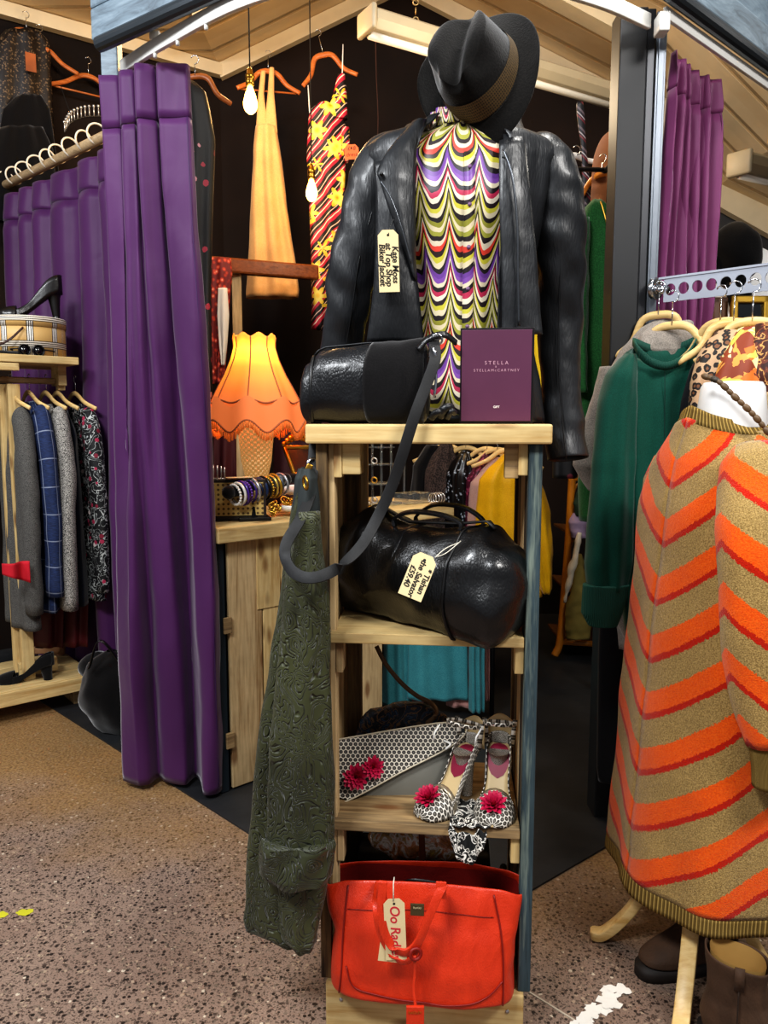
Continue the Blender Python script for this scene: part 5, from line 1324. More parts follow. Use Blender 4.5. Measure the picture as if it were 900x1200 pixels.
# shoes on and around the box
blk_sh = leather('shoe_black', '#16120f', .3, 60, .15); 
def simple_shoe(label, o, f, heel=.095, L=.235, mat=blk_sh, inm=None, heelm=None, toe=1.6, grp=None, hw=.008, W=.074, bh=.055):
    f = V(f); f.z = 0; f.normalize(); t = thing('high_heel_shoe', label, 'shoe', V(o) + f * L * .5, 0, grp); t.location.z = o[2]
    shoe(t, pose(o, f), L, heel, mat, inm, heelm, toe, .36, hw=hw, W=W, backh=bh); return t
simple_shoe('black pointed stiletto on top of the tartan hat box, heel towards the purple curtain', RK(.035, .10, 1.700), (-.93, -.36, 0), .105, .27, W=.095, bh=.080, hw=.014, inm=plain('#2a1d16', .5), grp='black shoes on the rack')
gl = thing('flat_sandal', 'black flat sandals lying in front of the tartan hat box on the shelf', 'sandal', RK(.28, .02, 1.537))
def sandal(t, o, f):
    M4 = pose(o, f); X = lambda *p: M4 @ V(p); rows = []
    for i in range(17):
        s_ = i / 16; w = interp([(0, .012), (.1, .026), (.35, .024), (.7, .036), (.9, .026), (1, .004)], s_); rows.append([X(.22 * s_, -w, .012), X(.22 * s_, w, .012), X(.22 * s_, w, 0), X(.22 * s_, -w, 0)])
    G().grid(rows, True, cap0=True, cap1=True).build('sole', blackp, t, bevel=.001)
    for s_ in (.62, .80): G().ribbon([X(.22 * s_, -math.cos(a) * .036, .012 + .03 * math.sin(a)) for a in [PI * k / 10 for k in range(11)]], X(1, 0, 0) - X(0, 0, 0), .016, .002).build('strap', black_l, t)
sandal(gl, RK(.20, .035, 1.537), -ux + vx * .1)
sg = thing('sunglasses', 'black folded sunglasses on the shelf edge beside the sandal', 'sunglasses', RK(.19, .0, 1.537))
for q in (0, .055): G().torus(RK(.16 + q, -.0 + .01, 1.555), .022, .003, ux.cross(V((0, 0, 1))), 20, 6).build('rim', blackp, sg); G().cyl(RK(.16 + q, .010, 1.555), RK(.16 + q, .0115, 1.555), .021, n=20).build('lens', plain('#0a0a0a', .05, coat=1.), sg)
G().tube(cr([RK(.14, .012, 1.56), RK(.10, .02, 1.557), RK(.08, .05, 1.552)], 5), .003, 6).build('temple_arm', blackp, sg)
G().tube(cr([RK(.24, .012, 1.56), RK(.26, .04, 1.557), RK(.22, .07, 1.55)], 5), .003, 6).build('temple_arm', blackp, sg)
# shoe on the plinth
simple_shoe('black suede court shoe standing on the pine plinth of the rack', RK(.165, .035, .1465), (-.95, -.25, 0), .065, .24, suede, toe=1., hw=.018, grp='black shoes on the rack')
simple_shoe('tan flat shoe further back on the pine plinth of the rack', RK(.02, .36, .1465), (-.9, .35, 0), .012, .22, plain('#b98a62', .5), toe=.8, hw=.02)

# garments seen edge-on
def edge_garment(name, label, cat, s, ztop, length, mat, w=.19, th=.040, group=None, sleeve=True, sm_=None, hm=None, flare=1., d0=.17, slen=.60):
    c = RK(s, d0, 0); t = thing(name, label, cat, RK(s, d0, ztop - length), 0, group); R_s = R.uniform(-.02, .02)
    def f(u, v):
        a = 2 * PI * u; z = ztop - .02 - length * v
        ww = interp([(0, .05), (.05, .11), (.14, w), (.4, w * .95), (1, w * 1.05 * flare)], v); tt = interp([(0, .014), (.1, .022), (.3, th), (1, th * 1.2 * flare)], v)
        sl = .075 * smooth(1 - v / .14) if v < .14 else 0
        x, y = math.cos(a), math.sin(a)
        return c + vx * (x * ww) + ux * (y * tt * (1 + .25 * math.sin(x * 9 + s * 40))) + V((0, 0, z))
    g = G(); g.surf(f, 44, 40, uvf=lambda u, v: (abs(u - .5) * .8, v * length)); g.build('body', mat, t, wr=(.006, (12, 12, 6)), solid=.002)
    if sleeve:
        p0 = c - vx * (w * .86) + V((0, 0, ztop - .10)); pth = cr([p0 + vx * .05 + V((0, 0, .03)), p0 + V((0, 0, -.02)), p0 - vx * .045 + V((0, 0, -.22)), p0 - vx * .05 + ux * R_s + V((0, 0, -.42)), p0 - vx * .035 + ux * R_s + V((0, 0, -slen))], 8)
        g = G(); g.tube(pth, lambda q: interp([(0, .03), (.1, .056), (.4, .060), (1, .050)], q), 22, cap=False, flat=.62, up=tuple(vx)); g.uv = [(a * .25, b) for a, b in g.uv]; g.build('sleeve', sm_ or mat, t, wr=(.005, (14, 14, 8)), solid=.002)
    hanger('wooden hanger in the ' + hm, RK(s, .17, 1.464), math.radians(130), pale, hook=.075, drop=.07, w=.38, group='wooden hangers on the pine rack')
    return t
def tweed(name, a, b, s=700):
    m = M(name, a, .95); n = m.noise(m.tc(), s, 1); m.set('Base Color', m.mix(m.ramp(n, [(.44, 0.), (.56, 1.)]), a, b)); m.bump(n, .8, .003); return m.m
m = M('navy_check', '#1c2740', .85); uv = m.sep(m.tc('UV')); ll = m.math('MAXIMUM', m.math('LESS_THAN', m.math('FRACT', m.math('MULTIPLY', uv[0], 18.)), .06), m.math('LESS_THAN', m.math('FRACT', m.math('MULTIPLY', uv[1], 9.)), .04))
m.set('Base Color', m.mix(m.math('MULTIPLY', ll, .7), m.ramp(m.noise(m.scale(m.tc(), 1, 1, 12), 60, 2), [(.35, '#141d38'), (.65, '#263a68')]), '#9aa3b8')); navy = m.m
m = M('flower_embroidery', '#0b0b0d', .7); o_ = m.tc(); v_ = m.voro(o_, 30, 'F1', 'Distance'); col_ = m.sep(m.voro(o_, 30, 'F1', 'Color')); n_ = m.noise(o_, 24, 1, .4, 2.2)
line = m.ramp(m.math('ABSOLUTE', m.math('SUBTRACT', n_, .5)), [(0, 1.), (.022, 0.)], True); blob = m.math('MULTIPLY', m.math('LESS_THAN', v_, .30), m.math('GREATER_THAN', col_[0], .55))
c = m.mix(m.math('MULTIPLY', line, .8), '#0b0b0d', '#c9cdc9'); m.set('Base Color', m.mix(blob, c, m.ramp(col_[1], [(0, '#a5284a'), (.5, '#d9ccc6'), (.8, '#7b1730')], True))); embr = m.m
edge_garment('embroidered_jacket', 'black jacket with pink and white embroidered flowers nearest the purple curtain', 'jacket', -.035, 1.36, .86, embr, sm_=embr, hm='black embroidered jacket', flare=1.15, slen=.74)
edge_garment('navy_dress', 'plain dark navy dress between the embroidered jacket and the tweed coat', 'dress', .040, 1.36, .88, fabric('dark_navy', '#0c0f18', '#121624', .9, 300), hm='plain navy dress', sleeve=False)
edge_garment('tweed_coat', 'black and white flecked tweed coat with zipped cuff on the rack', 'coat', .090, 1.36, .88, tweed('fleck_tweed', '#141414', '#c9c4bb', 420), hm='flecked tweed coat', slen=.80)
edge_garment('check_coat', 'navy blue check coat with thin white lines on the rack', 'coat', .160, 1.37, .90, navy, hm='navy check coat', slen=.74)
edge_garment('wool_coat', 'mid grey wool coat at the far left end of the rack', 'coat', .235, 1.36, .96, tweed('grey_wool', '#3b3a38', '#6b6965', 500), hm='grey wool coat', slen=.80, w=.17)
g = G(); g.tube([RK(.085, -.065, .72), RK(.085, -.065, .58)], .004, 6); tag(g.build('cuff_zip', chrome), 'silver zip on the cuff of the flecked tweed coat', 'zip')
sc_ = G(); sc_.surf(lambda u, v: RK(.27 + .1 * u, -.10 + .02 * math.sin(u * 7), .70 - .09 * v * (1 - .5 * u)), 10, 6); tag(sc_.build('red_scarf', plain('#c8142a', .8), solid=.004), 'small bright red scarf end at the far left of the rack', 'scarf')
# maroon trousers hanging low behind
for i, (s, d) in enumerate(((-.02, .10), (.07, .16))):
    tr = G(); tr.surf(lambda u, v: RK(s + .10 * u - .01 * math.sin(v * 4), d + .10 * u + .018 * math.sin(u * 9), .80 - .56 * v), 30, 20)
    tag(tr.build('hanging_skirt', plain('#5b0f16', .6, var=.3), solid=.004), ('dark red skirt hanging low beside the purple curtain', 'dark red skirt hanging low behind the black court shoe')[i], 'skirt')
# black holdall on the floor between rack and curtain
bg = thing('holdall', 'black fabric holdall slumped on the floor between rack and purple curtain', 'bag', P(115, 880, 3.0) * 1)
bg.location = (-1.10, 3.02, 0)
g = G(); g.surf(lambda u, v: V((-1.10 + math.cos(2 * PI * u) * .13 * math.sin(PI * (v * .9 + .08)) ** .6, 3.02 + math.sin(2 * PI * u) * .11 * math.sin(PI * (v * .9 + .08)) ** .6, .008 + .34 * v)), 36, 24); g.build('body', suede, bg, wr=(.03, (7, 7, 6)))
g = G(); g.surf(lambda u, v: V((-1.20 + math.cos(2 * PI * u) * .07 * math.sin(PI * v) ** .6 + .02, 3.08 + math.sin(2 * PI * u) * .06 * math.sin(PI * v) ** .6, .20 + .12 * v)), 24, 14); g.build('flap', suede, bg, wr=(.02, (9, 9, 9)))
G().ribbon(cr([V((-1.16, 2.93, .30)), V((-1.10, 2.90, .42)), V((-1.02, 2.93, .30))], 8), (0, 1, 0), .02, .004).build('handle', black_l, bg)

# ================================================================= clothes on the dark back walls
wn = V((.579, -.815, 0)); wd = V((-.815, -.579, 0))
def WL(px, py, off=.08):
    # point on the left wall (offset into the room) seen at a pixel
    dx = (px - 450) / 900; dy = (600 - py) / 900; r = V((dx, CT + ST * dy, -ST + CT * dy)); k0 = K + wn * off
    t = (k0.x * wn.x + k0.y * wn.y) / (r.x * wn.x + r.y * wn.y); return r * t + V((0, 0, ZC))
ylw = math.atan2(wd.y, wd.x) + PI
hanger('red-brown wooden hanger with nothing on it on the upper left wall', WL(103, 68), ylw, hang_r, bar=True, drop=.10, hook=.09, w=.42, thick=.011)
hanger('red-brown wooden hanger over the sparkly black top', WL(30, 14, .10), ylw, hang_r, drop=.08, hook=.09, w=.20, thick=.012)
hanger('tip of a red-brown hanger poking out left of the empty hanger', WL(46, 30, .10), ylw, hang_r, drop=.10, hook=.10, w=.36, thick=.011)
m = M('sequin_black', '#1a1310', .4); n_ = m.voro(m.tc(), 160, 'F1', 'Color'); m.set('Base Color', m.mix(m.math('GREATER_THAN', m.sep(n_)[0], .86), '#171110', '#6a5640')); seq_b = m.m
bp = thing('sequin_top', 'sparkly dark brown top hanging on the upper left wall with a printed tag', 'top', WL(25, 200, .1))
def wall_garment(par, name, rows, mat, off=.10, bul=.03, folds=8):
    g = G(); out = []; N = 30; ys = [r[0] for r in rows]
    for i in range(N + 1):
        y = lerp(ys[0], ys[-1], i / N); a, b = (WL(interp([(r[0], r[k]) for r in rows], y), y, off) for k in (1, 2)); row = []
        for k in range(40):
            th = 2 * PI * k / 40; x = math.cos(th); row.append((a + b) / 2 + (b - a) / 2 * x + wn * (math.sin(th) * bul * (1 + .3 * math.sin(x * folds))))
        out.append(row)
    g.grid(out, True, cap0=True); return g.build(name, mat, par, solid=.003)
wall_garment(bp, 'body', [(36, 5, 45), (50, -6, 58), (90, -12, 60), (205, -20, 66)], seq_b, .10)
wall_garment(bp, 'lining', [(112, 20, 48), (128, 4, 58), (210, -10, 70)], suede, .15, .02)
tgp = G(); c = WL(36, 73, .17); tgp.box(c, (.05, .004, .09), Matrix.Rotation(ylw, 3, 'Z')); tp_ = tgp.build('printed_tag', plain('#b5622a', .6, var=.5), bp, sm=False)
bk2 = thing('velvet_blouse', 'black velvet top hanging low on the left wall behind the curtain pole', 'blouse', WL(28, 230, .2))
wall_garment(bk2, 'body', [(150, 0, 50), (175, -10, 62), (260, -20, 70)], suede, .22, .04)
# beaded necklace / tiara on the wall
td = thing('beaded_tiara', 'silver beaded tiara hanging by a cord above the curtain pole', 'tiara', WL(97, 146, .3))
bs_ = cr([WL(76, 155, .3), WL(84, 143, .3), WL(100, 137, .3), WL(121, 136, .3)], 8)
G().tube(bs_, .004, 6).build('band', blackp, td)
silv = plain('#cfccc6', .25, .7)
for i in range(0, len(bs_), 2): p = bs_[i]; G().tube([p, p + V((0, 0, .045 + .012 * (i % 4 == 0)))], .0035, 6).build('spike', silv, td); G().ball(p + V((0, 0, .05)), .008, n=8).build('bead', silv, td)
G().tube(cr([WL(71, 100, .2), WL(77, 118, .28), WL(84, 136, .3)], 5), .0018, 5).build('cord', blackm, td)

# black floral blouse beside the front curtain
hanger('red-brown wooden hanger behind the purple corner curtain', P(228, 66, 3.1), -.2, hang_r, bar=False, drop=.12, hook=.07, w=.30)
bfb = thing('floral_dress', 'black dress with pink flowers hanging just behind the purple corner curtain', 'dress', P(240, 500, 3.05))
m = M('black_pink', '#0c0a0b', .6); o_ = m.tc(); v_ = m.voro(o_, 26, 'F1', 'Distance'); cc = m.sep(m.voro(o_, 26, 'F1', 'Color')); xx = m.sep(m.tc())[0]
m.set('Base Color', m.mix(m.math('MULTIPLY', m.math('LESS_THAN', m.math('ADD', v_, m.math('MULTIPLY', m.noise(o_, 60, 2), .3)), .46), m.math('GREATER_THAN', cc[0], .60)), '#0d0b0c', m.ramp(cc[1], [(0, '#9a2a3c'), (.4, '#c98a92'), (.7, '#6b2430')], True)))
bpk = m.m
puff(bfb, 'body', [(98, 214, 230, 3.05), (106, 208, 240, 3.05), (125, 205, 245, 3.05), (165, 205, 252, 3.05), (250, 205, 249, 3.05), (350, 205, 247, 3.05), (560, 205, 250, 3.05)], .05, bpk, folds=7, fa=.01)
# ================================================================= sales counter
L0 = V((-.54, 2.49, 0)); cx1 = V((.7413, .6712, 0)); cx2 = V((-.6712, .7413, 0)); ca_ = math.atan2(cx1.y, cx1.x); CR = Matrix.Rotation(ca_, 3, 'Z')
def CO(s, d, z): return L0 + cx1 * s + cx2 * d + V((0, 0, z))
ct = thing('sales_counter', 'sales counter clad in upright pallet planks behind the green coat', 'counter', CO(.45, .2, 0), ca_)
def cbx(name, s0, s1, d0, d1, z0_, z1, mat, bevel=.002, par=None): return G().box(((s0 + s1) / 2 - .45, (d0 + d1) / 2 - .2, (z0_ + z1) / 2), (s1 - s0, d1 - d0, z1 - z0_)).build(name, mat, par or ct, sm=False, bevel=bevel, local=True)
cbx('counter_top', -.02, 1.10, -.03, .20, .868, .920, pine_x, .004); cbx('counter_top', -.02, 1.10, .202, .44, .868, .920, pine_x, .004)
x = .03; i = 0
for wdt in (.135, .105, .10, .125, .11, .12): cbx('front_plank', x, x + wdt - .006, .0, .016, .012 if i % 2 == 0 else .02, .866, plank_z if i % 3 != 1 else pine_z); x += wdt; i += 1
cbx('front_plank', .14, .235, -.003, .013, .62, .866, pine_z)
cbx('corner_post', -.015, .016, .0, .03, 0.008, .866, plain('#1d2a33', .6, var=.3)); cbx('corner_post', -.015, .012, .38, .41, 0.008, .866, blackp)
for z in (.16, .56): cbx('hinge_block', .005, .035, -.010, .0, z, z + .055, old_x)
cbx('end_panel', -.012, .0, .03, .42, 0.008, .866, blackp); cbx('inner_panel', -.01, .70, .40, .415, 0.008, .866, blackp)

# lamp
lc = CO(.30, .235, .921)
lt = thing('table_lamp', 'vintage orange fringed fabric table lamp with woven glass base on the counter', 'table lamp', lc)
zb_ = P(300, 484, lc.y).z; ztop = P(300, 396, lc.y).z
m = M('lamp_shade', '#f09a4a', .8)
zz_ = m.sep(m.tc('UV'))[1]
m.set('Base Color', m.ramp(zz_, [(0, '#c9683a'), (.4, '#d98348'), (.8, '#f0a850')]))
m.set('Emission Color', m.ramp(zz_, [(0, '#ff8a50'), (.30, '#ff7a1c'), (.60, '#ff9a1a'), (.82, '#ffd638'), (1, '#ff8418')])); m.set('Emission Strength', m.ramp(zz_, [(0, .28), (.3, .50), (.6, .8), (.85, 1.7), (1, .8)]))
shade_m = m.m; fr_m = plain('#b0623a', .8)
H_ = ztop - zb_
def shd(u, v, ex=0.):
    a = 2 * PI * u; sect = (u * 8) % 1; sc_l = .5 - .5 * math.cos(2 * PI * sect)       # 0 at ribs
    r = interp([(0, .172), (.12, .166), (.3, .142), (.5, .112), (.7, .088), (.88, .074), (1, .078)], v)
    r *= 1 - .075 * sc_l * (1 - v * .4) + ex; z = zb_ + H_ * v - .020 * sc_l * (1 - v) ** 2 + (.014 * sc_l) * v ** 4
    return V((lc.x + math.cos(a) * r, lc.y + math.sin(a) * r, z))
g = G(); g.surf(shd, 128, 30); sh_o = g.build('lamp_shade', shade_m, lt, solid=.002)
g = G()
def skirt(u, v): p = shd(u, .14 * (1 - v) * 1.0, .05 + .02 * v); return V((p.x, p.y, p.z - .035 * v * 1.3 + .02 - .024 * (.5 - .5 * math.cos(2 * PI * ((u * 8) % 1)))))
g.surf(skirt, 128, 5, uvf=lambda u, v: (u, .1)); g.build('scalloped_skirt', shade_m, sh_o)
g = G()
for k in range(8): g.tube([shd(k / 8, v / 14, .02) for v in range(15)], .0022, 6)
g.build('rib_braid', fr_m, sh_o)
g = G(); g.tube([shd(k / 128, 0.16, .05) + V((0, 0, .004)) for k in range(128)], .0035, 6, closed=True); g.build('braid', fr_m, sh_o)
g = G(); g.tube([skirt(k / 128, 1) for k in range(128)], .0035, 6, closed=True); g.build('braid', fr_m, sh_o)
g = G(); rr = random.Random(2)
for k in range(150):
    p = skirt(k / 150, 1); l = .030 + rr.uniform(-.004, .004); g.tube([p, p + V((rr.uniform(-.003, .003), rr.uniform(-.003, .003), -l))], lambda t: .0022 + .0014 * (t > .5), 5)
m = M('lamp_fringe', '#c96a2c', .8); m.emit('#ff8030', .18); f_ = g.build('fringe', m.m, sh_o); f_['kind'] = 'stuff'
m = M('woven_glass', '#d6b277', .3); uv = m.sep(m.tc('UV'))
w1 = m.math('MULTIPLY', m.math('SINE', m.math('MULTIPLY', uv[0], 2 * PI * 16)), m.math('SINE', m.math('MULTIPLY', uv[1], 330.)))
m.set('Base Color', m.ramp(w1, [(.0, '#9a6a3c'), (.25, '#f8e8c0'), (.8, '#d9b070')])); m.bump(w1, 1., .006); m.emit('#ffc070', .28)  # faint glow put into the glass base so it looks lamplit
bz = P(300, 562, lc.y).z
G().lathe([(.058, lc.z), (.062, lc.z + .01), (.030, lc.z + .03), (.026, bz - .01), (.040, bz), (.056, bz + .07), (.072, zb_ - .005), (.074, zb_ + .012), (.050, zb_ + .016)], (lc.x, lc.y, 0), 48).build('base', m.m, lt)
G().cyl((lc.x, lc.y, zb_), (lc.x, lc.y, zb_ + H_ * .5), .012, n=12).build('socket', brass, lt)
light('POINT', (lc.x, lc.y, zb_ + H_ * .45), 2.2, (1, .62, .25), .04)

# dotted box, tag, tiara
bo = thing('jewellery_box', 'open dark box lined with dotted gold card on the counter', 'box', CO(.15, .14, .921), ca_ - .55)
g = G().box((0, 0, .072), (.21, .09, .144)); g.build('case', plain('#2a1f18', .6), bo, sm=False, local=True, bevel=.003)
m = M('dotted_card', '#b79a55', .6); o_ = m.tc('Object'); s3 = m.sep(o_)
def dot(ox): 
    x = m.math('SUBTRACT', m.math('FRACT', m.math('MULTIPLY_ADD', s3[0], 60., ox)), .5); y = m.math('SUBTRACT', m.math('FRACT', m.math('MULTIPLY_ADD', s3[2], 60., ox)), .5); return m.math('ADD', m.math('MULTIPLY', x, x), m.math('MULTIPLY', y, y))
m.set('Base Color', m.mix(m.math('LESS_THAN', m.math('MINIMUM', dot(0.), dot(.0)), .07), '#c2a662', '#5c4524'))
G().box((0, -.046, .075), (.19, .004, .115)).build('dotted_panel', m.m, bo, sm=False, local=True)
tga = G(); tga.box(CO(.14, .10, 1.071), (.09, .035, .002), ca_ - .3); tag(tga.build('price_card', card, sm=False), 'small cream price card lying on the dotted box', 'card')
ti = thing('silver_tiara', 'silver tiara standing on the dotted box next to the purple curtain', 'tiara', CO(.03, .12, 1.070))
for k in range(7):
    a = -.9 + 1.8 * k / 6; p = CO(.06, .12, 1.067) + V((math.sin(a) * .045, -math.cos(a) * .03, 0)); G().tube([p, p + V((0, 0, .03 + .02 * math.cos(a)))], .003, 6).build('spike', silv, ti)
G().tube([CO(.06, .12, 1.071) + V((math.sin(a) * .045, -math.cos(a) * .03, 0)) for a in [-.9 + 1.8 * k / 14 for k in range(15)]], .003, 6).build('band', silv, ti)

# bracelet stand with bracelets
b0, b1 = P(268, 577, 2.60), P(334, 562, 2.78); pb_ = b0.lerp(b1, .42)
bs = thing('bracelet_stand', 'black velvet bar stand loaded with bracelets on the counter', 'jewellery stand', (pb_.x, pb_.y, .921))
G().tube([b0, b1], .020, 18).build('bar', suede, bs)
G().ball(b0, .024, n=14).build('bar_end', suede, bs); G().ball(b1, .024, n=14).build('bar_end', suede, bs)
G().cyl((pb_.x, pb_.y, .925), pb_, .020, .014, 16).build('post', suede, bs)
G().box((pb_.x, pb_.y, .927), (.11, .09, .012), .3).build('base', blackp, bs, sm=False, bevel=.002)
ba = (b1 - b0).normalized(); 
cols = [('white', '#e9e6de'), ('white', '#dcd8d0'), ('purple', '#4a2a8a'), ('violet', '#6b3f9a'), ('purple', '#3c2470'), ('silver', '#b9b9bd'), ('navy', '#1c2a4a'), ('dark blue', '#26385c'), ('black', '#111114'), ('gold', '#c9a23a'), ('gold', '#d8b85a'), ('yellow gold', '#b8902c'), ('grey blue', '#4a5a6c'), ('silver', '#a6a8ac')]
for i, (cn, cc) in enumerate(cols):
    p = b0 + ba * lerp(.024, (b1 - b0).length - .02, i / (len(cols) - 1)) + V((0, 0, -.013)); g = G(); rr_ = .035 + .003 * (i % 3)
    beads = i in (0, 3, 9)
    if beads:
        q = ba.to_track_quat('Z', 'Y')
        for k in range(22): a = 2 * PI * k / 22; g.ball(p + q @ V((math.cos(a) * rr_, math.sin(a) * rr_, 0)), .0052, n=8)
    else: g.torus(p, rr_, .0040 + .001 * (i % 2), ba + V((0, .1 * math.sin(i * 2), 0)), 28, 7)
    tag(g.build('bracelet', plain(cc, .3, .6 if cn in ('gold', 'silver', 'yellow gold') else .1)), '%s %s bracelet, number %s along the black bar from the purple curtain' % (cn, 'bead' if beads else 'bangle', ['one', 'two', 'three', 'four', 'five', 'six', 'seven', 'eight', 'nine', 'ten', 'eleven', 'twelve', 'thirteen', 'fourteen'][i]), 'bracelet', 'bracelets on the black bar stand')
# ornate mirror and small items
mr = thing('tabletop_mirror', 'small gilt mirror with ornate crest standing at the back of the counter', 'mirror', P(347, 556, 2.95))
a, b, c_, d_ = P(333, 524, 2.98), P(366, 524, 2.98), P(369, 556, 2.93), P(345, 556, 2.93)
for nm, p, q in (('frame_rail', a, b), ('frame_rail', d_, c_), ('frame_stile', a, d_), ('frame_stile', b, c_)): G().beam(p, q, .012, .016).build(nm, gold, mr, bevel=.003)
G().prism([a, b, c_, d_], (0, .006, 0)).build('glass', plain('#2a1c18', .3, .2), mr, sm=False)
g = G(); 
for k in range(9): t = k / 8; g.ball(a.lerp(b, t) + V((0, 0, .012 + .03 * math.sin(PI * t))), .011 + .006 * math.sin(PI * t), n=8)
g.build('crest', gold, mr)
tr = thing('chain_tray', 'tray of tangled gold chains beside the bracelet stand', 'tray', P(344, 598, 2.80))
G().lathe([(.045, 0), (.055, .02), (.052, .022), (.042, .004)], P(344, 598, 2.80), 28).build('dish', white_p, tr)
g = G(); rr = random.Random(5)
for k in range(9): c0 = P(344, 594, 2.80) + V((rr.uniform(-.03, .03), rr.uniform(-.02, .02), .004 + .02 * rr.random())); g.torus(c0, rr.uniform(.012, .024), .0035, (rr.uniform(-1, 1), rr.uniform(-1, 1), 1.2), 16, 5)
o = g.build('gold_chains', gold, tr); o['kind'] = 'stuff'
G().tube([P(330, 561, 2.86), P(362, 560, 2.94)], .018, 14).build('necklace_roll', suede)
tag(bpy.data.objects['necklace_roll'], 'black velvet display roll lying behind the gold chain tray', 'display roll')
o = G().ball(P(343, 574, 2.88), .04, (1, 1, .5), 16).build('white_dish', white_p); tag(o, 'white rounded dish behind the gold chain tray', 'dish')
# hanging gold charms in front of the stand
g = G(); rr = random.Random(8)
for k in range(10): g.torus(P(322 + rr.uniform(-4, 5), 596 + rr.uniform(-8, 6), 2.66), .010, .003, (rr.uniform(-1, 1), -1, rr.uniform(-1, 1)), 12, 5)
tag(g.build('charm_necklace', gold), 'gold charm necklace heaped by the foot of the bracelet stand', 'necklace')
# dishes and acrylic tower seen between the tower posts
for (px, py, Y, r, mt, lb) in ((408, 606, 2.92, .05, cream_l, 'stacked cream dish of rings behind the left tower post'), (425, 600, 3.02, .035, gold, 'small gold ring dish beside the clear acrylic stand')):
    p = P(px, py, Y); p.z = .921; t = thing('ring_dish', lb, 'dish', p)
    G().lathe([(.5 * r, 0), (r, .012), (r * .97, .014), (r * .5, .004)], p, 28).build('dish', mt, t); G().lathe([(.4 * r, .014), (r * .8, .024), (r * .77, .026)], p, 28).build('liner', white_p, t)
acr = M('acrylic', '#e6eef0', .04); acr.set('Transmission Weight', .92); acr.set('IOR', 1.2); acr.set('Alpha', .55); acr = acr.m
ac = thing('acrylic_stand', 'clear acrylic three tier jewellery stand on the counter end', 'jewellery stand', CO(.86, .18, .921))
A0 = CO(.86, .16, .921)
for dz, r in ((.003, .085), (.085, .075), (.165, .065), (.235, .055)): G().cyl(A0 + V((0, 0, dz)), A0 + V((0, 0, dz + .005)), r, n=32).build('tier', acr, ac, bevel=.001)
for a in (.5, 2.6, 4.7): G().cyl(A0 + V((math.cos(a) * .045, math.sin(a) * .04, .003)), A0 + V((math.cos(a) * .045, math.sin(a) * .04, .27)), .005, n=10).build('upright', acr, ac)
ab = thing('acrylic_box', 'clear acrylic display box left of the tiered stand', 'display box', CO(.70, .24, .921))
for s, d, sx, sy, z, sz in ((.70, .19, .10, .003, .13, .25), (.70, .29, .10, .003, .13, .25), (.65, .24, .003, .10, .13, .25), (.75, .24, .003, .10, .13, .25), (.70, .24, .10, .10, .16, .003), (.70, .24, .10, .10, .255, .003)):
    G().box(CO(s, d, .921 + z), (sx, sy, sz), CR).build('panel', acr, ab, sm=False)
o = G().lathe([(.0, .0), (.022, .004), (.026, .02), (.02, .04), (.0, .045)], CO(.70, .24, 1.18), 20).build('trinket', plain('#c23a8a', .4)); tag(o, 'magenta round trinket on top of the clear display box', 'trinket')
rr = random.Random(12)
for i, (dz, mt, lb) in enumerate(((.011, silv, 'silver ring lying on the lowest tier of the acrylic stand'), (.093, gold, 'gold ring on the second tier of the acrylic stand'), (.173, silv, 'silver ring on the third tier of the acrylic stand'))):
    o = G().torus(A0 + V((-.03, -.03, dz + .010)), .012, .003, (.3, 1, .2), 18, 6).build('ring', mt); tag(o, lb, 'ring')
cb2 = thing('acrylic_tray', 'low clear acrylic tray with rings at the counter end', 'tray', CO(.98, .10, .921))
G().box(CO(.98, .10, .945), (.13, .09, .045), CR).build('tray', acr, cb2, sm=False, bevel=.003)
for k in range(4): o = G().torus(CO(1.02 + .015 * k, .02, .945), .022, .0022, cx1 + V((0, .2 * k, 0)), 20, 6).build('bangle', silv); tag(o, 'thin silver bangle standing at the right end of the counter', 'bracelet', 'thin bangles on the counter end')

# ================================================================= back rail garments
hr = thing('garment_rail', 'dark rail behind the tower carrying the yellow dress and black tops', 'rail', (.55, 3.7, .0))
RZ = P(560, 512, 3.60).z
G().cyl((.10, 3.78, RZ), (1.0, 3.45, RZ), .012, n=12).build('bar', blackp, hr)
for x, y in ((.10, 3.78), (1.0, 3.45)): G().cyl((x, y, 0.008), (x, y, RZ), .012, n=12).build('upright', blackp, hr)
yel = fabric('mustard_satin', '#d9a008', '#e8b418', .5, 300, .2, .1); mar = M('maroon_sequin', '#4a0d26', .5); v_ = mar.sep(mar.voro(mar.tc(), 120, 'F1', 'Color')); mar.set('Base Color', mar.mix(mar.math('GREATER_THAN', v_[0], .8), '#4a0d26', '#8a3a58')); mar = mar.m
m = M('black_sequin', '#0a0a0c', .25); v_ = m.sep(m.voro(m.tc(), 110, 'F1', 'Color')); m.set('Base Color', m.mix(m.math('GREATER_THAN', v_[0], .93), '#0a0a0c', '#9aa4b0')); m.set('Roughness', .3); bseq = m.m
dkn = tweed('dark_bead_knit', '#1d1513', '#4a3a34', 160)
nud = fabric('blush', '#b08a80', '#c7a298', .8, 300)
RH = 'pale wooden hangers on the dark back rail'
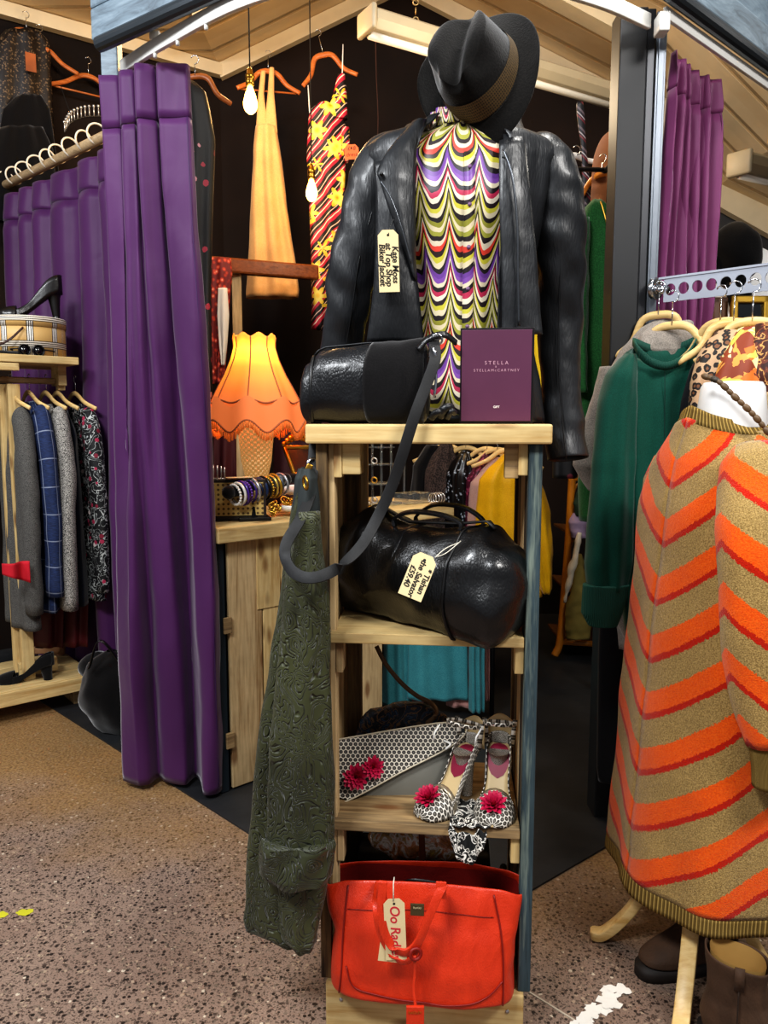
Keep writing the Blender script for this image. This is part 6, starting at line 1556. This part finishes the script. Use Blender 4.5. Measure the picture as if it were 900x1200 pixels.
for nm, lb, cat, rows, mat, hk, hl in (
    ('black_coat', 'plain black coat at the left end of the back rail', 'coat', [(522, 500, 520, 3.80), (545, 484, 520, 3.80), (600, 478, 520, 3.80), (700, 476, 520, 3.8)], suede, (508, 509), 'plain black coat'),
    ('beaded_jumper', 'dark brown beaded knit on the back rail next to the counter end', 'knitwear', [(520, 516, 530, 3.74), (535, 506, 535, 3.74), (552, 499, 540, 3.73), (600, 497, 545, 3.72), (690, 496, 548, 3.72)], dkn, (523, 509), 'brown beaded knit'),
    ('sequin_top', 'black sequinned top with silver glints on the back rail', 'top', [(528, 540, 550, 3.68), (541, 530, 554, 3.67), (556, 523, 556, 3.66), (600, 521, 560, 3.66), (690, 520, 562, 3.66)], bseq, (546, 511), 'black sequinned top'),
    ('maroon_dress', 'maroon sequinned dress between the black and blush garments', 'dress', [(530, 566, 574, 3.62), (545, 556, 578, 3.62), (562, 547, 580, 3.61), (620, 545, 580, 3.6), (700, 544, 580, 3.6)], mar, (571, 512), 'maroon sequinned dress'),
    ('blush_blouse', 'blush pink blouse beside the mustard dress', 'blouse', [(536, 578, 588, 3.57), (552, 562, 590, 3.57), (566, 552, 592, 3.56), (620, 548, 592, 3.55), (700, 546, 592, 3.55)], nud, (583, 513), 'blush blouse'),
    ('mustard_dress', 'bright mustard yellow satin dress behind the right side of the tower', 'dress', [(532, 590, 602, 3.50), (548, 572, 616, 3.49), (562, 562, 626, 3.48), (600, 558, 634, 3.47), (660, 556, 636, 3.46), (698, 560, 634, 3.46)], yel, (596, 513), 'mustard dress')):
    t = thing(nm, lb, cat, P(rows[-1][1], rows[-1][0], rows[-1][3])); puff(t, 'body', rows, .05, mat, folds=9, fa=.014, wr=(.006, (10, 10, 6)))
    if nm == 'mustard_dress': puff(t, 'sleeve', [(552, 612, 630, 3.42), (600, 622, 645, 3.41), (650, 628, 648, 3.41), (690, 634, 647, 3.41), (696, 636, 645, 3.41)], .03, yel, wr=(.006, (14, 14, 8)), folds=5)
    if cat not in ('coat',): hanger('pale wooden hanger inside the ' + hl, P(hk[0], hk[1], rows[0][3] - .0), -.5, pale, group=RH, w=.34, hook=.055, drop=.08)
# teal and pink garments under the counter end
lr = thing('low_rail', 'low black hanging rail between the counter and the back rail', 'rail', (.25, 3.1, 0))
zr = P(500, 640, 3.2).z
G().cyl((.0, 3.24, zr), (.46, 3.16, zr), .010, n=12).build('bar', blackp, lr)
for x, y in ((.0, 3.24), (.46, 3.16)): G().cyl((x, y, .008), (x, y, zr), .010, n=12).build('upright', blackp, lr)
aqua = fabric('aqua_jersey', '#3f8f98', '#56a6ac', .8, 300); pnk = fabric('pink_jersey', '#d99a90', '#e6b0a6', .8, 300)
TG = 'aqua dresses on the low rail'
for lb, rows, mat, Y, gname in (('aqua dress at the left end of the low rail', [(650, 452, 478), (720, 450, 480), (826, 448, 482)], aqua, 3.22, 'dress'), ('pink dress showing between the aqua dresses', [(650, 470, 500), (800, 468, 505), (822, 468, 505)], pnk, 3.26, 'dress'),
    ('wide aqua dress in the middle of the low rail', [(650, 482, 540), (720, 480, 546), (819, 478, 548)], aqua, 3.18, 'dress'), ('pink dress hem behind the middle aqua dress', [(650, 520, 560), (800, 522, 562), (827, 523, 562)], pnk, 3.21, 'dress'), ('narrow aqua dress at the right end of the low rail', [(650, 552, 566), (740, 551, 568), (833, 550, 567)], aqua, 3.14, 'dress'),
    ('pink strap of cloth right of the narrow aqua dress', [(650, 560, 574), (820, 562, 573)], pnk, 3.2, 'dress')):
    t = thing('jersey_dress', lb, gname, P((rows[-1][1] + rows[-1][2]) / 2, rows[-1][0], Y)); puff(t, 'body', [r + (Y,) for r in rows], .022, mat, folds=8, fa=.010, wr=(.004, (12, 12, 5)))

# ================================================================= rattan shelf, its contents
rt = thing('rattan_shelf', 'honey coloured rattan shelf at the back right of the stall', 'shelf unit', (1.0, 3.95, 0))
cane = plain('#c27a1c', .35, var=.25, coat=.3); RY = 3.95
def rp_(x, y, dY=0): return P(x, y, RY + dY)
for dY in (0, .32):
    G().tube(cr([rp_(671, 548, dY), rp_(667, 620, dY), rp_(661, 700, dY), rp_(656, 752, dY), rp_(650, 768, dY)], 8), .020, 12).build('upright', cane, rt)
    G().tube(cr([rp_(722, 548, dY), rp_(720, 640, dY), rp_(716, 760, dY), rp_(714, 776, dY)], 8), .020, 12).build('upright', cane, rt)
for y in (560, 625, 690, 752):
    G().tube([rp_(670 - (y - 548) * .06, y), rp_(720, y + 4)], .016, 10).build('rail', cane, rt); G().tube([rp_(670 - (y - 548) * .06, y), rp_(670 - (y - 548) * .06, y, .32)], .014, 10).build('side_rail', cane, rt)
    g = G(); a, b = rp_(669 - (y - 548) * .06, y), rp_(720, y + 4); g.prism([a, b, b + V((0, .32, 0)), a + V((0, .32, 0))], (0, 0, .012)); g.build('shelf', plain('#6a4318', .6), rt, sm=False)
for y0, y1 in ((563, 622), (628, 687), (694, 748)):
    x0 = 673 - (y0 - 548) * .06; x1 = 673 - (y1 - 548) * .06
    G().tube(cr([rp_(x0 + 14, y0 + 2), rp_(x0 + 4, y0 + 5), rp_(x0, y0 + 16), rp_((x0 + x1) / 2, (y0 + y1) / 2), rp_(x1, y1 - 14), rp_(x1 + 4, y1 - 4), rp_(x1 + 14, y1 - 1)], 6), .007, 8).build('cane_loop', cane, rt)
for nm, lb, rows, mat in (('folded_scarf', 'lilac and white folded scarf on the rattan shelf', [(602, 672, 684, 3.93), (612, 666, 688, 3.92), (630, 670, 686, 3.92)], plain('#b09ab8', .8, var=.4)), ('knitted_bag', 'olive yellow cloth bag slouching on the lower rattan shelf', [(650, 676, 682, 3.9), (690, 668, 690, 3.9), (735, 662, 694, 3.9), (748, 664, 690, 3.9)], plain('#8a7a3c', .9, var=.4)), ('green_cloth', 'dark green cloth on the upper rattan shelf', [(556, 682, 700, 3.92), (590, 672, 704, 3.9), (604, 676, 700, 3.9)], plain('#17301e', .9)), ('white_cord_bag', 'white corded strap hanging off the rattan shelf', [(625, 678, 681, 3.86), (660, 668, 676, 3.85), (700, 660, 665, 3.85), (706, 661, 663, 3.85)], plain('#cfc6b4', .8))):
    o = G(); t = thing(nm, lb, 'accessory', P(rows[-1][1], rows[-1][0], rows[-1][3])); puff(t, 'body', rows, .03, mat, wr=(.01, (14, 14, 14)))

# ================================================================= right of the jacket: cardigan, tie, strap, yellow top
gc = thing('cardigan', 'moss green knitted cardigan with gold zip hanging by the dark post', 'cardigan', P(700, 610, 2.8))
grn = fabric('moss_knit', '#1d4a26', '#2c6634', .95, 260, .3, .8)
puff(gc, 'body', [(236, 694, 706, 2.8), (246, 684, 718, 2.8), (290, 678, 724, 2.79), (420, 677, 724, 2.79), (610, 680, 722, 2.78)], .05, grn, folds=6, fa=.012, wr=(.006, (12, 12, 8)))
puff(gc, 'sleeve', [(256, 676, 690, 2.74), (300, 668, 690, 2.73), (400, 668, 688, 2.73), (460, 672, 688, 2.73)], .03, grn, folds=4, wr=(.005, (14, 14, 8)))
G().tube(cr([P(704, 236, 2.745), P(711, 262, 2.735), P(715, 290, 2.735)], 6), .0035, 6).build('zip', gold, gc)
hanger('orange wooden hanger in the green cardigan', P(706, 182, 2.82), -.9, plain('#d8832a', .35, var=.2), w=.34, hook=.06, drop=.12)
tan_l = plain('#a8683a', .5, var=.2)
o = G(); o.ribbon(cr([P(722, 160, 2.86), P(712, 168, 2.86), P(704, 190, 2.85), P(702, 220, 2.85), P(701, 240, 2.85)], 8), (1, 0, -.3), .055, .006); tag(o.build('leather_strap', tan_l, bevel=.002), 'broad tan leather strap curving above the green cardigan', 'strap')
m = M('tie_stripes', '#222', .5); s3 = m.sep(m.tc()); f = m.math('FRACT', m.math('MULTIPLY', m.math('ADD', s3[0], s3[2]), 17.)); m.set('Base Color', m.ramp(f, [(0, '#16151a'), (.4, '#7a2a34'), (.52, '#16151a'), (.6, '#b9aeb0'), (.68, '#221c24'), (.85, '#6a5a5e')], True)); tiem = m.m
for lb, x0, Y in (('striped tie with maroon and silver stripes hanging above the green cardigan', 0, 2.9),):
    t = thing('necktie', lb, 'tie', P(690, 262, Y)); g = G()
    rows = [(118, 675, 684), (150, 677, 686), (165, 681, 686), (200, 682, 690), (245, 682, 694), (262, 688, 690)]
    g.grid([[P(interp([(0, r[1]), (1, r[2])], k / 6), r[0], Y) + V((0, -.004 * math.sin(PI * k / 6), 0)) for k in range(7)] for r in rows]); g.build('blade', tiem, t, solid=.004, sub=1)
o = thing('yellow_top', 'bright yellow top seen between jacket body and sleeve', 'top', P(612, 480, 2.75)); puff(o, 'body', [(352, 596, 622, 2.75), (366, 578, 636, 2.75), (384, 574, 642, 2.75), (432, 576, 641, 2.75), (480, 576, 641, 2.75)], .04, plain('#e0b80c', .7), folds=8)
hanger('orange wooden hanger inside the bright yellow top', P(609, 318, 2.75), .1, hang_r, w=.20, hook=.085, drop=.05)
pr = thing('hanging_rail', 'thin black pipe rail running back from the dark post', 'rail', (.77, 3.6, 2.2))
G().tube([V((.775, 2.40, 2.135)), V((.775, 4.94, 2.135))], .009, 10).build('pipe', blackp, pr)
G().tube([V((.775, 2.80, 2.135)), V((.47, 2.76, 2.13))], .008, 10).build('pipe', blackp, pr)
hanger('white plastic hanger end beside the striped tie', P(676, 172, 2.95), .4, white_p, w=.16, hook=.03, drop=.02)
fl2 = thing('floral_blouse', 'black blouse with pink flowers behind the green cardigan front', 'blouse', P(690, 560, 2.9)); puff(fl2, 'body', [(345, 655, 676, 2.9), (400, 650, 676, 2.9), (560, 648, 676, 2.9)], .04, bpk, folds=4)

# ================================================================= hanging lamps and dresses in the back
def bulb(label, px, ytop, ybot, Y, sz):
    c0 = P(px, ytop, Y); t = thing('filament_bulb', label, 'pendant light', c0, 0, 'warm bare filament bulbs')
    k = sz
    zc = 3.9 - abs(c0.x - .1) * .46
    G().cyl(c0 + V((0, 0, .02)), V((c0.x, c0.y, zc)), .0028, n=6).build('cord', blackm, t)
    G().lathe([(.006, .055), (.012, .045), (.014, .030), (.019, .026), (.019, .012), (.016, .010), (.018, .004), (.018, -.012), (.013, -.016)], c0, 20).build('lamp_holder', brass, t)
    m = bpy.data.materials.get('bulb_glow')
    if not m:
        mm = M('bulb_glow', '#ffe7a0', .1); mm.emit('#ffc850', 5.5); mm.set('Alpha', .75); m = mm.m
    G().lathe([(.010, -.012), (.014, -.030), (.022, -.052), (.0285, -.078), (.0285, -.095), (.021, -.113), (.010, -.122), (.0, -.124)], c0, 24).build('glass_bulb', m, t)
    light('POINT', c0 + V((0, 0, -.08)), 7, (1, .66, .30), .03)
bulb('glowing filament bulb hanging left of the cream halter dress', 293, 96, 130, 3.3, 1); bulb('glowing filament bulb hanging in front of the flower print dress', 365, 206, 240, 4.0, .8)
G().tube(cr([P(440, 35, 4.6), P(441, 90, 4.6), P(443, 140, 4.6), P(441, 190, 4.6)], 6), .003, 6).build('hanging_cable', plain('#4a2a1c', .7)); tag(bpy.data.objects['hanging_cable'], 'thin brown cable hanging on the dark wall left of the hat', 'cable')
cd = thing('halter_dress', 'long peach cream halter neck dress hanging high on the dark wall', 'dress', P(320, 350, 4.4))
crm = fabric('peach_crepe', '#e0a868', '#ecbb7e', .75, 300, .25, .1)
puff(cd, 'body', [(150, 300, 324, 4.4), (175, 297, 328, 4.4), (220, 295, 334, 4.4), (290, 292, 344, 4.4), (340, 288, 351, 4.4), (349, 288, 350, 4.4)], .06, crm, folds=8, fa=.016, wr=(.006, (9, 9, 4)))
puff(cd, 'halter_strap', [(84, 306, 311, 4.38), (110, 303, 309, 4.37), (156, 300, 314, 4.38)], .012, crm); puff(cd, 'halter_strap', [(80, 316, 321, 4.38), (110, 314, 321, 4.37), (156, 309, 325, 4.38)], .012, crm)
hanger('red-brown wooden hanger holding the halter dress', P(314, 60, 4.42), .2, hang_r, drop=.11, hook=.10, w=.34, bar=True, thick=.012)
m = M('daffodil_print', '#b02438', .6); o_ = m.tc(); s3 = m.sep(o_)
st_ = m.math('FRACT', m.math('MULTIPLY_ADD', m.noise(o_, 5, 2), .9, m.math('MULTIPLY', m.math('SUBTRACT', s3[2], m.math('MULTIPLY', s3[0], 1.1)), 11.)))
c = m.ramp(st_, [(0, '#120a0c'), (.28, '#b8203c'), (.52, '#e9d6c4'), (.60, '#b8203c'), (.72, '#120a0c'), (.93, '#e0c0b0')], True)
v = m.n.new('ShaderNodeTexVoronoi'); m.L(o_, v.inputs['Vector']); v.inputs['Scale'].default_value = 8.5; 
dl = m.n.new('ShaderNodeVectorMath'); dl.operation = 'SUBTRACT'; m.L(m.scale(o_, 1), dl.inputs[0]); m.L(v.outputs['Position'], dl.inputs[1])
dd_ = m.sep(dl.outputs[0]); ang = m.math('ARCTAN2', dd_[2], dd_[0]); pet = m.math('MULTIPLY_ADD', m.math('COSINE', m.math('MULTIPLY', ang, 6.)), .11, .37)
fl_ = m.math('LESS_THAN', v.outputs['Distance'], pet); c = m.mix(fl_, c, m.ramp(v.outputs['Distance'], [(0, '#8a3a14'), (.09, '#f0c020'), (.2, '#f2e070'), (.4, '#d8b830')]))
m.set('Base Color', c); daf = m.m
fd = thing('print_dress', 'one shoulder dress with yellow flowers on pink and black stripes', 'dress', P(383, 388, 4.3))
puff(fd, 'body', [(124, 372, 388, 4.3), (132, 362, 403, 4.3), (180, 361, 404, 4.3), (260, 364, 404, 4.3), (340, 366, 402, 4.3), (386, 366, 392, 4.3)], .05, daf, folds=6, fa=.012, wr=(.008, (9, 9, 5)))
puff(fd, 'shoulder_strap', [(88, 396, 404, 4.28), (110, 391, 406, 4.28), (140, 380, 407, 4.28)], .03, daf); puff(fd, 'side_panel', [(150, 400, 409, 4.27), (180, 402, 410, 4.27), (190, 403, 408, 4.27)], .02, daf)
hanger('red-brown wooden hanger tilted over the flower print dress', P(372, 36, 4.32), .15, hang_r, drop=.14, hook=.12, w=.30, roll=.25, thick=.012)
G().tube([P(402, 52, 4.3), P(401, 90, 4.28)], .003, 6).build('strap_loop', white_p, fd); G().tube([P(361, 100, 4.3), P(363, 134, 4.28)], .003, 6).build('strap_loop', white_p, fd)
pc = paper_tag(fd, P(412, 178, 4.2), (1, 0, .06), (-.06, 0, 1), .075, .075, ['£18', 'dress'], .028, rot=False, color=plain('#d86a3c', .7))
# varnished beam with scarves, wooden post
vb = G(); vb.beam(P(238, 309, 3.86), P(372, 320, 4.16), .05, .075); tag(vb.build('varnished_beam', varn, sm=False, bevel=.01), 'varnished brown wooden beam crossing in front of the halter dress hem', 'beam')
vp = G(); vp.beam(P(277, 318, 3.98), V((P(277, 318, 3.98).x, 3.98, .008)), .045, .03, (0, 1, 0)); tag(vp.build('wooden_upright', plank_z, sm=False, bevel=.003), 'pale wooden upright standing under the varnished beam', 'upright')
rs = thing('lace_scarf', 'orange red lace scarf draped over the end of the varnished beam', 'scarf', P(258, 400, 3.85))
m = M('red_lace', '#c8401c', .7); v_ = m.voro(m.tc(), 40, 'F1', 'Distance'); m.set('Base Color', m.ramp(v_, [(0, '#e0a080'), (.25, '#c23a1c'), (.5, '#6a140e')])); lace = m.m
puff(rs, 'cloth', [(303, 245, 270, 3.83), (320, 246, 272, 3.82), (345, 247, 270, 3.82), (410, 248, 266, 3.82), (450, 249, 262, 3.82)], .03, lace, folds=7, fa=.012)
ws = thing('white_scarf', 'small white cloth hanging over the orange lace scarf', 'scarf', P(262, 425, 3.78)); puff(ws, 'cloth', [(338, 256, 266, 3.78), (370, 255, 268, 3.78), (400, 257, 266, 3.78), (428, 260, 263, 3.78)], .015, plain('#e6dccb', .8), folds=4)
mcu = thing('maroon_drape', 'dark maroon draped fabric behind the lamp', 'drape', P(345, 620, 3.7)); puff(mcu, 'cloth', [(490, 322, 385, 3.7), (560, 320, 388, 3.7), (640, 318, 390, 3.7)], .05, plain('#3c0d16', .7), folds=9, fa=.02)
mc2 = thing('maroon_drape', 'dark red pleated fabric left of the lamp base', 'drape', P(262, 620, 3.6)); puff(mc2, 'cloth', [(500, 250, 276, 3.6), (620, 248, 278, 3.6)], .04, plain('#4a1218', .7), folds=6, fa=.02)
